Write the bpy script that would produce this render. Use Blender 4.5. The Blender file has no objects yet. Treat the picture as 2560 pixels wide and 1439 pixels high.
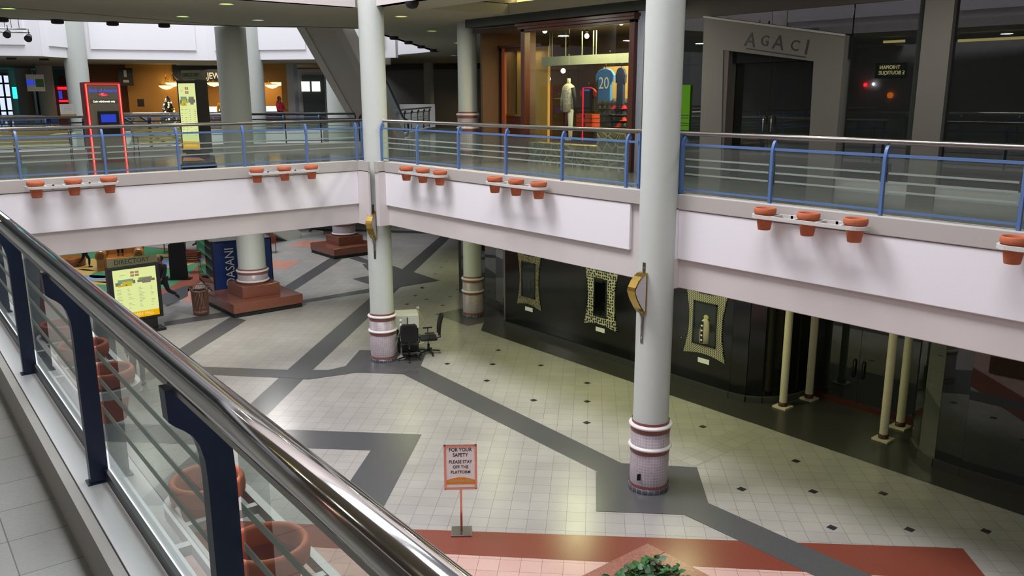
import bpy, bmesh, math, random
from mathutils import Vector, Matrix
random.seed(7)
PI = math.pi
S = bpy.context.scene
COL = S.collection
# ------------------------------------------------------------------ camera
EYE = 7.1                       # lower floor is z = 0, upper floor z = U
U = 5.22
F_PX, PITCH, ROLL, TH = 2114.66, 0.22476, -0.002578, 0.691175
_h = Vector((math.sin(TH), math.cos(TH), 0)); _r = Vector((math.cos(TH), -math.sin(TH), 0)); _z = Vector((0, 0, 1))
_fw = _h*math.cos(PITCH) - _z*math.sin(PITCH); _up = _h*math.sin(PITCH) + _z*math.cos(PITCH)
_r2 = _r*math.cos(ROLL) + _up*math.sin(ROLL); _u2 = _up*math.cos(ROLL) - _r*math.sin(ROLL)
cam = bpy.data.cameras.new('camera'); cam.sensor_width = 36; cam.lens = F_PX/2560*36; cam.clip_start = 0.05; cam.clip_end = 400
co = bpy.data.objects.new('camera', cam); COL.objects.link(co)
m = Matrix((_r2, _u2, -_fw)).transposed().to_4x4(); m.translation = Vector((0, 0, EYE)); co.matrix_world = m
S.camera = co
# ------------------------------------------------------------------ world, light, exposure
w = bpy.data.worlds.new('sky'); S.world = w; w.use_nodes = True
bg = w.node_tree.nodes['Background']; bg.inputs[0].default_value = (0.80, 0.88, 1.0, 1); bg.inputs[1].default_value = 0.30
S.view_settings.view_transform = 'Standard'; S.view_settings.look = 'None'; S.view_settings.gamma = 1.0
S.view_settings.use_curve_mapping = False; S.view_settings.exposure = -0.12

def area(name, loc, sx, sy, power, col, rot=(0, 0, 0), spread=PI):
    l = bpy.data.lights.new(name, 'AREA'); l.shape = 'RECTANGLE'; l.size = sx; l.size_y = sy; l.energy = power; l.color = col; l.spread = spread
    o = bpy.data.objects.new(name, l); o.location = loc; o.rotation_euler = rot; COL.objects.link(o); return o
# daylight falling through the glazed roofs of the two wells
area('skylight_daylight', (3.2, 15.8, 21.0), 6.0, 7.0, 4300, (0.97, 0.95, 1.0))
area('skylight_daylight_front', (4.5, 5.0, 21.0), 6.0, 8.0, 2000, (0.98, 0.96, 1.0))
area('far_skylight_daylight', (11.0, 36.0, 25.0), 15, 11, 6300, (0.93, 0.95, 1.0))

# ------------------------------------------------------------------ pixel helpers (real distances)
def ray(x, y):
    d = _r2*(x-1280) - _u2*(y-719.5) + _fw*F_PX; return d.normalized()
O0 = Vector((0, 0, EYE))
def RZ(x, y, z=0.0):
    d = ray(x, y); return O0 + d*((z-EYE)/d.z)
def RX(x, y, X):
    d = ray(x, y); return O0 + d*(X/d.x)
def RY(x, y, Y):
    d = ray(x, y); return O0 + d*(Y/d.y)
def RD(x, y, D):
    d = ray(x, y); return O0 + d*(D/math.hypot(d.x, d.y))

# ------------------------------------------------------------------ materials
MT = {}
GX = 15.9; KG = GX/14.87
def nodes(name):
    m = bpy.data.materials.new(name); m.use_nodes = True; nt = m.node_tree
    return m, nt, nt.nodes['Principled BSDF']
def lin(c):
    return tuple(((v/255)/12.92 if v/255 <= 0.04045 else (((v/255)+0.055)/1.055)**2.4) for v in c)
def mat(name, col, rough=0.5, metal=0.0, var=0.06, scale=30, bump=0.0, emit=None, es=0.0, spec=0.5, coat=0.0):
    """plain surface with a fine procedural speckle; col in sRGB 0-255"""
    m, nt, b = nodes(name); c = lin(col)
    tc = nt.nodes.new('ShaderNodeTexCoord'); nz = nt.nodes.new('ShaderNodeTexNoise'); nz.inputs['Scale'].default_value = scale
    nz.inputs['Detail'].default_value = 4
    nt.links.new(tc.outputs['Object'], nz.inputs['Vector'])
    rp = nt.nodes.new('ShaderNodeValToRGB'); rp.color_ramp.elements[0].position = 0.3; rp.color_ramp.elements[1].position = 0.7
    rp.color_ramp.elements[0].color = tuple(max(0, v*(1-var)) for v in c)+(1,)
    rp.color_ramp.elements[1].color = tuple(min(1, v*(1+var)) for v in c)+(1,)
    nt.links.new(nz.outputs['Fac'], rp.inputs['Fac']); nt.links.new(rp.outputs['Color'], b.inputs['Base Color'])
    b.inputs['Roughness'].default_value = rough; b.inputs['Metallic'].default_value = metal
    b.inputs['Specular IOR Level'].default_value = spec
    if coat: b.inputs['Coat Weight'].default_value = coat; b.inputs['Coat Roughness'].default_value = 0.08
    if bump:
        bp = nt.nodes.new('ShaderNodeBump'); bp.inputs['Strength'].default_value = bump; bp.inputs['Distance'].default_value = 0.01
        nt.links.new(nz.outputs['Fac'], bp.inputs['Height']); nt.links.new(bp.outputs['Normal'], b.inputs['Normal'])
    if emit is not None:
        b.inputs['Emission Color'].default_value = lin(emit)+(1,); b.inputs['Emission Strength'].default_value = es
    MT[name] = m; return m
def tilemat(name, c1, c2, grout, size, rot, off=(0, 0), rough=0.35, mortar=0.008, vec='Object', sx=1.0, patch=0.0, spec=0.5, plane='XY'):
    m, nt, b = nodes(name)
    tc = nt.nodes.new('ShaderNodeTexCoord'); mp = nt.nodes.new('ShaderNodeMapping')
    mp.inputs['Rotation'].default_value = (0, 0, rot) if plane == 'XY' else (PI/2, 0, 0)
    mp.inputs['Location'].default_value = (off[0], off[1], 0)
    nt.links.new(tc.outputs[vec], mp.inputs['Vector'])
    br = nt.nodes.new('ShaderNodeTexBrick'); br.offset = 0; br.squash = 1
    br.inputs['Scale'].default_value = 1; br.inputs['Brick Width'].default_value = size*sx; br.inputs['Row Height'].default_value = size
    br.inputs['Mortar Size'].default_value = mortar/2; br.inputs['Mortar Smooth'].default_value = 0.3
    br.inputs['Color1'].default_value = lin(c1)+(1,); br.inputs['Color2'].default_value = lin(c2)+(1,); br.inputs['Mortar'].default_value = lin(grout)+(1,)
    nt.links.new(mp.outputs['Vector'], br.inputs['Vector'])
    nz = nt.nodes.new('ShaderNodeTexNoise'); nz.inputs['Scale'].default_value = 60; nz.inputs['Detail'].default_value = 5
    nt.links.new(tc.outputs[vec], nz.inputs['Vector'])
    mx = nt.nodes.new('ShaderNodeMix'); mx.data_type = 'RGBA'; mx.blend_type = 'OVERLAY'; mx.inputs['Factor'].default_value = 0.18
    nt.links.new(br.outputs['Color'], mx.inputs['A']); nt.links.new(nz.outputs['Fac'], mx.inputs['B'])
    out = mx.outputs['Result']
    if patch:
        n2 = nt.nodes.new('ShaderNodeTexNoise'); n2.inputs['Scale'].default_value = 0.9; n2.inputs['Detail'].default_value = 3
        nt.links.new(tc.outputs[vec], n2.inputs['Vector'])
        m2 = nt.nodes.new('ShaderNodeMix'); m2.data_type = 'RGBA'; m2.blend_type = 'OVERLAY'; m2.inputs['Factor'].default_value = patch
        nt.links.new(out, m2.inputs['A']); nt.links.new(n2.outputs['Fac'], m2.inputs['B']); out = m2.outputs['Result']
    nt.links.new(out, b.inputs['Base Color'])
    b.inputs['Roughness'].default_value = rough; b.inputs['Specular IOR Level'].default_value = spec
    MT[name] = m; return m
def glassmat(name, tint, refl=1.0, alpha_tint=1.0, rough=0.02, body=0.0, bodycol=(120, 130, 125)):
    """thin architectural glass: transparent with fresnel reflection and an optional diffuse body"""
    m = bpy.data.materials.new(name); m.use_nodes = True; nt = m.node_tree; nt.nodes.clear()
    out = nt.nodes.new('ShaderNodeOutputMaterial'); tr = nt.nodes.new('ShaderNodeBsdfTransparent'); tr.inputs[0].default_value = lin(tint)+(1,)
    gl = nt.nodes.new('ShaderNodeBsdfGlossy'); gl.inputs['Roughness'].default_value = rough; gl.inputs[0].default_value = (1, 1, 1, 1)
    fr = nt.nodes.new('ShaderNodeFresnel'); fr.inputs[0].default_value = 1.5
    ml = nt.nodes.new('ShaderNodeMath'); ml.operation = 'MULTIPLY'; ml.inputs[1].default_value = refl; nt.links.new(fr.outputs[0], ml.inputs[0])
    ge = nt.nodes.new('ShaderNodeNewGeometry'); iv = nt.nodes.new('ShaderNodeMath'); iv.operation = 'SUBTRACT'; iv.inputs[0].default_value = 1.0; nt.links.new(ge.outputs['Backfacing'], iv.inputs[1])
    m3 = nt.nodes.new('ShaderNodeMath'); m3.operation = 'MULTIPLY'; nt.links.new(ml.outputs[0], m3.inputs[0]); nt.links.new(iv.outputs[0], m3.inputs[1]); ml = m3
    mx = nt.nodes.new('ShaderNodeMixShader'); nt.links.new(ml.outputs[0], mx.inputs[0])
    if body:
        df = nt.nodes.new('ShaderNodeBsdfDiffuse'); df.inputs[0].default_value = lin(bodycol)+(1,)
        m2 = nt.nodes.new('ShaderNodeMixShader'); m2.inputs[0].default_value = body
        nt.links.new(tr.outputs[0], m2.inputs[1]); nt.links.new(df.outputs[0], m2.inputs[2]); nt.links.new(m2.outputs[0], mx.inputs[1])
    else: nt.links.new(tr.outputs[0], mx.inputs[1])
    nt.links.new(gl.outputs[0], mx.inputs[2]); nt.links.new(mx.outputs[0], out.inputs[0])
    MT[name] = m; return m
def emat(name, col, s):
    m = bpy.data.materials.new(name); m.use_nodes = True; nt = m.node_tree; nt.nodes.clear()
    out = nt.nodes.new('ShaderNodeOutputMaterial'); e = nt.nodes.new('ShaderNodeEmission'); e.inputs[0].default_value = lin(col)+(1,); e.inputs[1].default_value = s
    nt.links.new(e.outputs[0], out.inputs[0]); MT[name] = m; return m

R45 = math.radians(45)
tilemat('floor_tile', (160, 157, 152), (153, 150, 146), (92, 88, 84), 0.3306, R45, (0.0, 0.0), rough=0.31, mortar=0.007, patch=0.22)
tilemat('upper_tile', (142, 143, 137), (135, 136, 131), (62, 62, 60), 0.3306, math.radians(2.4), (0.06, 0.0), rough=0.30, mortar=0.006, patch=0.15)
tilemat('upper_polished', (108, 111, 106), (103, 106, 101), (84, 86, 82), 0.3306, 0, (0, 0), rough=0.13, mortar=0.004)
tilemat('strip_tile', (160, 157, 151), (149, 147, 142), (84, 82, 78), 0.33, 0, (0, 0), rough=0.3, mortar=0.007)
mat('dark_granite', (80, 80, 82), 0.3, var=0.22, scale=90)
mat('border_granite', (58, 57, 55), 0.3, var=0.2, scale=90)
mat('inset_black', (44, 44, 50), 0.3); mat('red_tile', (122, 62, 50), 0.28, var=0.12, scale=60)
tilemat('pink_tile', (200, 165, 155), (192, 156, 147), (112, 84, 78), 0.3306, R45, (0, 0), rough=0.3, mortar=0.007, patch=0.15)
tilemat('salmon_tile', (196, 142, 126), (190, 135, 120), (150, 105, 95), 0.3306, R45, (0, 0), rough=0.3, mortar=0.004)
mat('green_play', (62, 124, 86), 0.5); mat('yellow_play', (190, 158, 84), 0.5); mat('blue_play', (112, 140, 178), 0.5); mat('brick_play', (140, 78, 60), 0.4)
mat('panel_white', (232, 230, 234), 0.65, var=0.01); mat('fascia_white', (205, 198, 196), 0.7, var=0.01)
mat('cap_grey', (176, 171, 166), 0.6, var=0.03, scale=60)
mat('ceiling_paint', (176, 172, 154), 0.9, var=0.03); mat('wall_paint', (176, 172, 172), 0.8, var=0.03)
mat('column_paint', (182, 187, 181), 0.55, var=0.015, scale=8); mat('ring_white', (214, 210, 208), 0.45, var=0.02)
tilemat('mosaic', (158, 146, 152), (147, 136, 143), (190, 184, 186), 0.055, 0, rough=0.35, mortar=0.006, vec='UV')
tilemat('mosaic_red', (128, 68, 66), (118, 60, 60), (160, 110, 104), 0.022, 0, rough=0.35, mortar=0.004, vec='UV')
tilemat('mosaic_dark', (66, 68, 76), (58, 60, 68), (160, 156, 156), 0.11, 0, rough=0.3, mortar=0.006, vec='UV', sx=1.0)
mat('chrome', (196, 192, 188), 0.10, 1.0, var=0.02, scale=3); mat('satin_steel', (160, 155, 150), 0.28, 1.0, var=0.02)
mat('blue_paint', (84, 112, 158), 0.4, var=0.03); mat('navy_paint', (34, 50, 84), 0.35, var=0.04); mat('black_rail', (40, 40, 46), 0.4)
glassmat('rail_glass', (243, 248, 245), 0.8, body=0.05, bodycol=(160, 168, 160))
m_ = glassmat('etched_stripe', (190, 198, 194), 0.3, rough=.4, body=0.5, bodycol=(160, 168, 164)); nt_ = m_.node_tree
_d = [n for n in nt_.nodes if n.type == 'BSDF_DIFFUSE'][0]; _t = nt_.nodes.new('ShaderNodeBsdfTranslucent'); _t.inputs[0].default_value = lin((150, 158, 154))+(1,); _a = nt_.nodes.new('ShaderNodeAddShader')
_to = _d.outputs[0].links[0].to_socket; nt_.links.new(_d.outputs[0], _a.inputs[0]); nt_.links.new(_t.outputs[0], _a.inputs[1]); nt_.links.new(_a.outputs[0], _to)
mat('terracotta', (182, 98, 64), 0.75, var=0.08, scale=25, bump=0.1); mat('terracotta_inside', (150, 92, 70), 0.9, var=0.1)
mat('pot_holder_paint', (198, 196, 192), 0.55, var=0.03)
mat('brass', (190, 160, 84), 0.22, 1.0, var=0.05); mat('frosted', (205, 200, 205), 0.5, var=0.01)
mat('black_gloss', (16, 18, 18), 0.12, var=0.3, spec=0.5); mat('black_matte', (22, 22, 24), 0.6); mat('plinth_dark', (58, 60, 60), 0.5)
mat('bulkhead', (96, 90, 84), 0.8); mat('pillar_beige', (118, 114, 107), 0.8, var=0.04, scale=80); mat('sill_white', (206, 208, 202), 0.5)
glassmat('store_glass', (126, 138, 134), 1.7, rough=0.01, body=0.10, bodycol=(96, 104, 102)); glassmat('near_glass', (232, 239, 235), 1.5, body=0.06, bodycol=(168, 172, 162)); glassmat('clear_glass', (225, 232, 228), 1.0)  # diffuse body paints reflected haze into the store and near panes
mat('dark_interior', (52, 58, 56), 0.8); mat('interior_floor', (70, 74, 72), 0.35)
mat('wood_dark', (74, 34, 22), 0.35, var=0.15, scale=12); mat('wood_red', (150, 78, 50), 0.45, var=0.1)
mat('letter_black', (18, 18, 20), 0.4); mat('letter_white', (235, 235, 230), 0.5)
mat('granite_red', (124, 76, 62), 0.16, var=0.28, scale=70); mat('granite_rust', (142, 92, 78), 0.3, var=0.5, scale=55)
mat('plastic_black', (20, 20, 22), 0.45); mat('fabric_black', (24, 25, 27), 0.9)
mat('bench_slat', (186, 174, 116), 0.5, var=0.1); mat('cream', (206, 198, 172), 0.7); mat('paper', (240, 240, 240), 0.7, var=0.01)
mat('trash_brown', (112, 80, 68), 0.45); mat('bench_red', (142, 62, 42), 0.5)
mat('leaf', (44, 96, 42), 0.5, var=0.35, scale=14); mat('leaf_dark', (24, 62, 30), 0.55, var=0.3, scale=14)
mat('skin', (120, 84, 66), 0.6); mat('hair_black', (18, 15, 14), 0.7); mat('coat_red', (190, 30, 52), 0.75); mat('jeans', (30, 34, 50), 0.8)
mat('cloth_black', (22, 22, 26), 0.8); mat('cloth_plum', (66, 26, 40), 0.8); mat('shoe', (26, 26, 34), 0.5)
mat('amber_wall', (190, 136, 66), 0.7, var=0.05); mat('amber_dark', (110, 66, 30), 0.7)
mat('sign_navy', (26, 30, 46), 0.5); mat('grey_door', (150, 156, 168), 0.5)
mat('atm_red', (150, 40, 36), 0.45); mat('atm_grey', (120, 116, 104), 0.45)
emat('neon_red', (255, 36, 56), 1.6); emat('neon_core', (255, 130, 100), 2.2)
emat('lamp_green', (190, 255, 110), 2.2); emat('lamp_warm', (255, 226, 170), 14); emat('lamp_white', (240, 245, 235), 1.3); emat('lamp_yellow', (255, 215, 120), 2.0)
emat('screen_blue', (50, 70, 200), 1.0); emat('text_blue', (90, 100, 230), 0.9); emat('text_white', (255, 255, 255), 1.5)
emat('green_led', (30, 220, 120), 1.5); emat('lime_poster', (120, 190, 50), 0.35)

# ------------------------------------------------------------------ mesh builder
class MB:
    def __init__(s): s.v = []; s.f = []; s.m = []; s.uv = {}; s.sm = []; s.mats = []
    def mi(s, mt):
        if mt is None: return 0
        if mt not in s.mats: s.mats.append(mt)
        return s.mats.index(mt)
    def add(s, vs, fs, mt=None, smooth=False, uvs=None, M=None):
        n = len(s.v); k = s.mi(mt)
        if M is not None and M.to_3x3().determinant() < 0:
            fs = [tuple(f)[::-1] for f in fs]; uvs = [u[::-1] for u in uvs] if uvs else uvs
        for v in vs:
            v = Vector(v); s.v.append(M @ v if M is not None else v)
        for i, f in enumerate(fs):
            if uvs: s.uv[len(s.f)] = uvs[i]
            s.f.append([a+n for a in f]); s.m.append(k); s.sm.append(smooth)
        return s
    def box(s, a, b, mt=None, M=None):
        x0, y0, z0 = a; x1, y1, z1 = b
        vs = [(x0,y0,z0),(x1,y0,z0),(x1,y1,z0),(x0,y1,z0),(x0,y0,z1),(x1,y0,z1),(x1,y1,z1),(x0,y1,z1)]
        return s.add(vs, [(0,3,2,1),(4,5,6,7),(0,1,5,4),(1,2,6,5),(2,3,7,6),(3,0,4,7)], mt, M=M)
    def cbox(s, c, d, mt=None, rz=0, M=None):
        T = Matrix.Translation(c) @ Matrix.Rotation(rz, 4, 'Z')
        if M is not None: T = M @ T
        return s.box((-d[0]/2, -d[1]/2, -d[2]/2), (d[0]/2, d[1]/2, d[2]/2), mt, M=T)
    def prism(s, pts, z0, z1, mt=None, M=None):
        n = len(pts); vs = [(p[0], p[1], z0) for p in pts] + [(p[0], p[1], z1) for p in pts]
        ar = sum(pts[i][0]*pts[(i+1) % n][1]-pts[(i+1) % n][0]*pts[i][1] for i in range(n))
        top = list(range(n, 2*n)); bot = list(range(n))[::-1]
        sd = [(i, (i+1) % n, n+(i+1) % n, n+i) for i in range(n)]
        fs = [top, bot]+sd
        if ar < 0: fs = [f[::-1] for f in fs]
        return s.add(vs, fs, mt, M=M)
    def poly(s, pts3, mt=None, M=None): return s.add(pts3, [tuple(range(len(pts3)))], mt, M=M)
    def bar(s, a, b, w, h, mt=None, up=(0, 0, 1), M=None):
        a = Vector(a); b = Vector(b); d = (b-a); L = d.length; d.normalize(); up = Vector(up)
        x = d.cross(up)
        if x.length < 1e-4: x = d.cross(Vector((1, 0, 0)))
        x.normalize(); u = x.cross(d).normalized()
        vs = [p+x*sx*w/2+u*sy*h/2 for p in (a, b) for sx, sy in ((-1,-1),(1,-1),(1,1),(-1,1))]
        return s.add(vs, [(0,1,2,3),(7,6,5,4),(0,4,5,1),(1,5,6,2),(2,6,7,3),(3,7,4,0)], mt, M=M)
    def tube(s, pts, r, mt=None, n=12, M=None, cap=True):
        pts = [Vector(p) for p in pts]; rs = r if isinstance(r, (list, tuple)) else [r]*len(pts)
        vs = []; fs = []; prev = None
        for i, p in enumerate(pts):
            t = (pts[min(i+1, len(pts)-1)]-pts[max(i-1, 0)]).normalized()
            if prev is None:
                a = t.cross(Vector((0, 0, 1)))
                if a.length < 1e-3: a = t.cross(Vector((1, 0, 0)))
            else: a = prev - t*prev.dot(t)
            a.normalize(); b = t.cross(a); prev = a
            vs += [p+(a*math.cos(2*PI*k/n)+b*math.sin(2*PI*k/n))*rs[i] for k in range(n)]
        for i in range(len(pts)-1):
            for k in range(n): fs.append((i*n+k, i*n+(k+1) % n, (i+1)*n+(k+1) % n, (i+1)*n+k))
        s.add(vs, fs, mt, True, M=M)
        if cap:
            k = len(s.v)-len(vs); idx = s.mi(mt)
            for f in (list(range(n))[::-1], [len(vs)-n+q for q in range(n)]):
                s.f.append([q+k for q in f]); s.m.append(idx); s.sm.append(False)
        return s
    def lathe(s, prof, c=(0, 0, 0), mt=None, n=32, M=None, a0=0, a1=2*PI, smooth=True, mts=None):
        full = abs(a1-a0-2*PI) < 1e-6; m = n if full else n+1
        acc = [0]
        for i in range(1, len(prof)): acc.append(acc[-1]+math.hypot(prof[i][0]-prof[i-1][0], prof[i][1]-prof[i-1][1]))
        rr = max(p[0] for p in prof)
        base = len(s.v)
        for (r, z) in prof:
            for k in range(m):
                a = a0+(a1-a0)*k/n; v = Vector((c[0]+r*math.cos(a), c[1]+r*math.sin(a), c[2]+z)); s.v.append(M @ v if M is not None else v)
        for i in range(len(prof)-1):
            idx = s.mi(mts[i] if mts else mt)
            for k in range(n):
                k2 = (k+1) % m
                if prof[i][0] == prof[i+1][0] == 0: continue
                s.uv[len(s.f)] = [(a0+(a1-a0)*k/n*rr if 0 else rr*(a1-a0)*k/n, acc[i]), (rr*(a1-a0)*(k+1)/n, acc[i]), (rr*(a1-a0)*(k+1)/n, acc[i+1]), (rr*(a1-a0)*k/n, acc[i+1])]
                s.f.append([base+i*m+k, base+i*m+k2, base+(i+1)*m+k2, base+(i+1)*m+k]); s.m.append(idx); s.sm.append(smooth)
        return s
    def ball(s, c, r, mt=None, n=12, M=None, sc=(1, 1, 1)):
        T = Matrix.Translation(c) @ Matrix.Diagonal((sc[0], sc[1], sc[2], 1))
        if M is not None: T = M @ T
        prof = [(max(1e-4, r*math.sin(PI*i/n)), -r*math.cos(PI*i/n)) for i in range(n+1)]
        return s.lathe(prof, (0, 0, 0), mt, n=max(8, n+4), M=T)
    def build(s, name, mt=None, parent=None, bevel=0.0, loc=None):
        me = bpy.data.meshes.new(name)
        if mt is not None: s.mi(mt) if not s.mats else None
        mats = s.mats if s.mats else [mt]
        me.from_pydata([tuple(v) for v in s.v], [], s.f)
        for k in mats: me.materials.append(MT[k])
        me.polygons.foreach_set('material_index', s.m); me.polygons.foreach_set('use_smooth', s.sm)
        if s.uv:
            ul = me.uv_layers.new(name='UVMap')
            for pi, us in s.uv.items():
                p = me.polygons[pi]
                for li, q in zip(p.loop_indices, us): ul.data[li].uv = q
        me.update()
        o = bpy.data.objects.new(name, me); COL.objects.link(o)
        if parent is not None: o.parent = parent
        if loc is not None: o.location = loc
        if bevel:
            b = o.modifiers.new('bevel', 'BEVEL'); b.width = bevel; b.segments = 2; b.limit_method = 'ANGLE'; b.angle_limit = math.radians(40)
        return o
def tag(o, label=None, cat=None, group=None, kind=None):
    if label: o['label'] = label
    if cat: o['category'] = cat
    if group: o['group'] = group
    if kind: o['kind'] = kind
    return o
def thing(name, label, cat, loc=(0, 0, 0), rz=0, group=None):
    o = bpy.data.objects.new(name, None); o.empty_display_size = 0.1; COL.objects.link(o); o.location = loc; o.rotation_euler = (0, 0, rz)
    return tag(o, label, cat, group)
def struct(name, mb, mt=None, **k):
    o = mb.build(name, mt, **k); o['kind'] = 'structure'; return o
def dup(root, loc, rz, label):
    r = root.copy(); COL.objects.link(r); r.location = loc; r.rotation_euler = (0, 0, rz); r['label'] = label
    for ch in list(root.children):
        c = ch.copy(); COL.objects.link(c); c.parent = r
        for g in ch.children:
            d = g.copy(); COL.objects.link(d); d.parent = c
    return r
def text_mb(mb, txt, size, M, mt, depth=0.004, sx=1.0, align='CENTER', spacing=1.0, bold=0.0):
    cu = bpy.data.curves.new('lettering', 'FONT'); cu.body = txt; cu.size = size; cu.align_x = align; cu.align_y = 'CENTER'
    cu.extrude = depth/2; cu.space_character = spacing; cu.offset = bold; cu.resolution_u = 3
    o = bpy.data.objects.new('lettering', cu); COL.objects.link(o)
    dg = bpy.context.evaluated_depsgraph_get(); me = bpy.data.meshes.new_from_object(o.evaluated_get(dg))
    mb.add([(v.co.x*sx, v.co.y, v.co.z) for v in me.vertices], [tuple(p.vertices) for p in me.polygons], mt, M=M)
    bpy.data.objects.remove(o); bpy.data.curves.remove(cu); bpy.data.meshes.remove(me)
def frame(o, x, z=(0, 0, 1)):
    """matrix whose local x runs along x, local y up along z, local z = normal"""
    x = Vector(x).normalized(); y = Vector(z); y = (y-x*y.dot(x)).normalized(); n = x.cross(y)
    M = Matrix((x, y, n)).transposed().to_4x4(); M.translation = Vector(o); return M
# ================================================================== SETTING
AZ = math.radians(2.4)
ND = Vector((math.sin(AZ), math.cos(AZ), 0)); NR = Vector((math.cos(AZ), -math.sin(AZ), 0))
NEAR = Matrix((NR, ND, Vector((0, 0, 1)))).transposed().to_4x4()      # local x = across (n), local y = along (s)
ZC = 9.25
XB, YA = 11.42, 19.65
# ---- lower floor with its granite pattern
def fl(pts, mt, lay, mb):
    P = [RZ(x, y) for x, y in pts]; mb.poly([(p.x, p.y, lay) for p in P], mt)
def flw(pts, mt, lay, mb): mb.poly([(x, y, lay) for x, y in pts], mt)
f = MB()
f.poly([(-30, -25, 0), (80, -25, 0), (80, 90, 0), (-30, 90, 0)], 'floor_tile')
L1, L2, L3 = 0.003, 0.005, 0.007
flw([(11.5, 8.43), (12.53, 9.5), (11.52, 10.6), (10.85, 10.6), (9.75, 9.5), (10.83, 8.43)][::1], 'dark_granite', L3, f)
flw([(10.9, 10.55), (11.55, 10.55), (11.95, 18.35), (11.2, 18.1)], 'dark_granite', L1, f)
flw([(11.2, 18.0), (11.95, 18.3), (12.7, 19.15), (11.41, 20.62), (10.37, 19.56), (9.85, 19.56), (8.9, 20.4), (8.25, 20.4), (9.1, 19.2), (10.34, 18.88)], 'dark_granite', L3, f)
fl([(627, 1009), (640, 1035), (668, 1036), (781, 925), (931, 783.6), (1000, 718), (986, 690), (928, 741), (721, 922), (627, 1009)][::-1], 'dark_granite', L1+.0005, f)
flw([(4.0, 14.6), (7.27, 17.6), (7.26, 18.47), (3.6, 14.9)], 'dark_granite', L1, f)
fl([(380, 912), (717, 924), (699, 944), (380, 930)][::-1], 'dark_granite', L2, f)
fl([(577, 791), (616, 800), (473, 890), (380, 950), (340, 950), (448, 872)][::-1], 'dark_granite', L1, f)
fl([(555, 780), (410, 804.6), (411.7, 815), (577, 790)], 'dark_granite', L1, f)
fl([(729, 754.5), (940, 718), (940, 728), (729, 762)][::-1], 'dark_granite', L1, f)
fl([(694.6, 726.8), (824.4, 645), (855, 648), (718, 737)][::-1], 'dark_granite', L2, f)
fl([(881.3, 696.7), (930, 688), (906, 660), (986.4, 665.5), (1005, 672.8), (1034.5, 680), (1099, 701.4), (998, 718), (986, 727), (940, 716)][::-1], 'dark_granite', L3, f)
fl([(1005.4, 672.8), (1101.7, 589.6), (1150, 548), (1180, 548), (1126.5, 592.5), (1034.5, 680)][::-1], 'dark_granite', L2, f)
fl([(896, 640.7), (960, 664), (950, 671), (872.6, 645)][::-1], 'dark_granite', L1, f)
fl([(700, 576), (881, 578), (1130, 586), (1130, 579), (881, 573), (700, 571)], 'dark_granite', L1, f)
fl([(1085.6, 785), (1170, 815), (1207, 807), (1235, 770), (1158.6, 770)], 'dark_granite', L1, f)
flw([(15.3, -8), (34, -8), (34, 40), (19.5, 26), (16.6, 21.4), (15.3, 20.0)], 'border_granite', L2, f)
# dark angular band near the first balcony and the red band around the planter
flw([(7.03, 12.06), (9.33, 14.33), (3.4, 20.3), (3.4, 18.9), (8.06, 14.3), (6.4, 12.7)], 'dark_granite', L1, f)
flw([(6.4, 11.45), (7.03, 12.06), (6.4, 12.7), (5.8, 12.1)], 'dark_granite', L1, f)
flw([(4.4, 13.6), (6.95, 11.02), (13.37, 4.86), (11.0, 2.5), (9.7, 2.5), (12.05, 4.86), (6.4, 10.55), (3.9, 13.1)], 'red_tile', L2, f)
flw([(6.4, 10.55), (12.05, 4.86), (9.7, 2.5), (2.9, 2.5), (2.9, 11.6), (3.9, 13.1)], 'pink_tile', L1, f)
flw([(10.83, -6), (11.5, -6), (11.5, 8.43), (10.83, 8.43)], 'dark_granite', L3, f)
# tiles laid the other way between the column and the storefront
flw([(12.5, 9.55), (15.3, 9.55), (15.3, 10.2), (12.5, 10.2)], 'strip_tile', L1, f)
# black insets
for px in [(1757,1066),(1854,1222),(1990,1152),(2033,1228),(2208,1233),(2274,1323),(2080,1318),(2465,1327),(1334,1000),(1468,1003),(1467,1056),(1468,957),(1217,951),(1232,910),(1352,913),(1246,875),(1361,874),
           (1118,909),(1066,748),(1143,723),(1038,739),(1107,763),(1056,720),(1125,741),(1018,760),(1153,703),(1088,684),(1103,668),(1118,653),(1055,718)]:
    p = RZ(*px); flw([(p.x-.068, p.y-.068), (p.x+.068, p.y-.068), (p.x+.068, p.y+.068), (p.x-.068, p.y+.068)], 'inset_black', L1, f)
# salmon diamonds further off
for q in ([(722,616.5),(751.5,601.3),(815.7,601.3),(791,618)], [(640,672),(719.4,672),(751,650.3),(640,650.3)], [(430,735),(470,757),(500,745),(520,720),(470,715)]):
    fl(q[::-1], 'salmon_tile', L1, f)
# play-area mural around the toys
fl([(100,640),(300,614),(520,625),(520,690),(430,760),(100,780)][::-1], 'brick_play', L1, f)
fl([(120,632),(240,618),(330,612),(470,632),(505,650),(470,690),(430,715),(350,735),(300,750),(150,760)][::-1], 'green_play', L2, f)
def blob(cx, cy, rx, ry, mt, lay, n=28, wob=0.12, ph=0.0):
    P = []
    for k in range(n):
        a = 2*PI*k/n; q = 1+wob*math.sin(3*a+ph)
        P.append((cx+rx*q*math.cos(a), cy-ry*q*math.sin(a)))
    fl(P, mt, lay, f)
blob(225, 660, 62, 15, 'yellow_play', L3); blob(205, 681, 60, 8, 'yellow_play', L3, ph=2); blob(430, 655, 56, 13, 'yellow_play', L3, ph=1); blob(432, 655, 46, 10, 'blue_play', L3+.002)
blob(245, 694, 50, 6, 'blue_play', L3+.002, ph=1); blob(262, 707, 40, 4, 'yellow_play', L3); blob(250, 688, 26, 8, 'green_play', L3+.002, ph=3); blob(300, 704, 70, 4, 'yellow_play', L3)
blob(420, 640, 60, 4, 'yellow_play', L3, ph=2)
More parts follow.
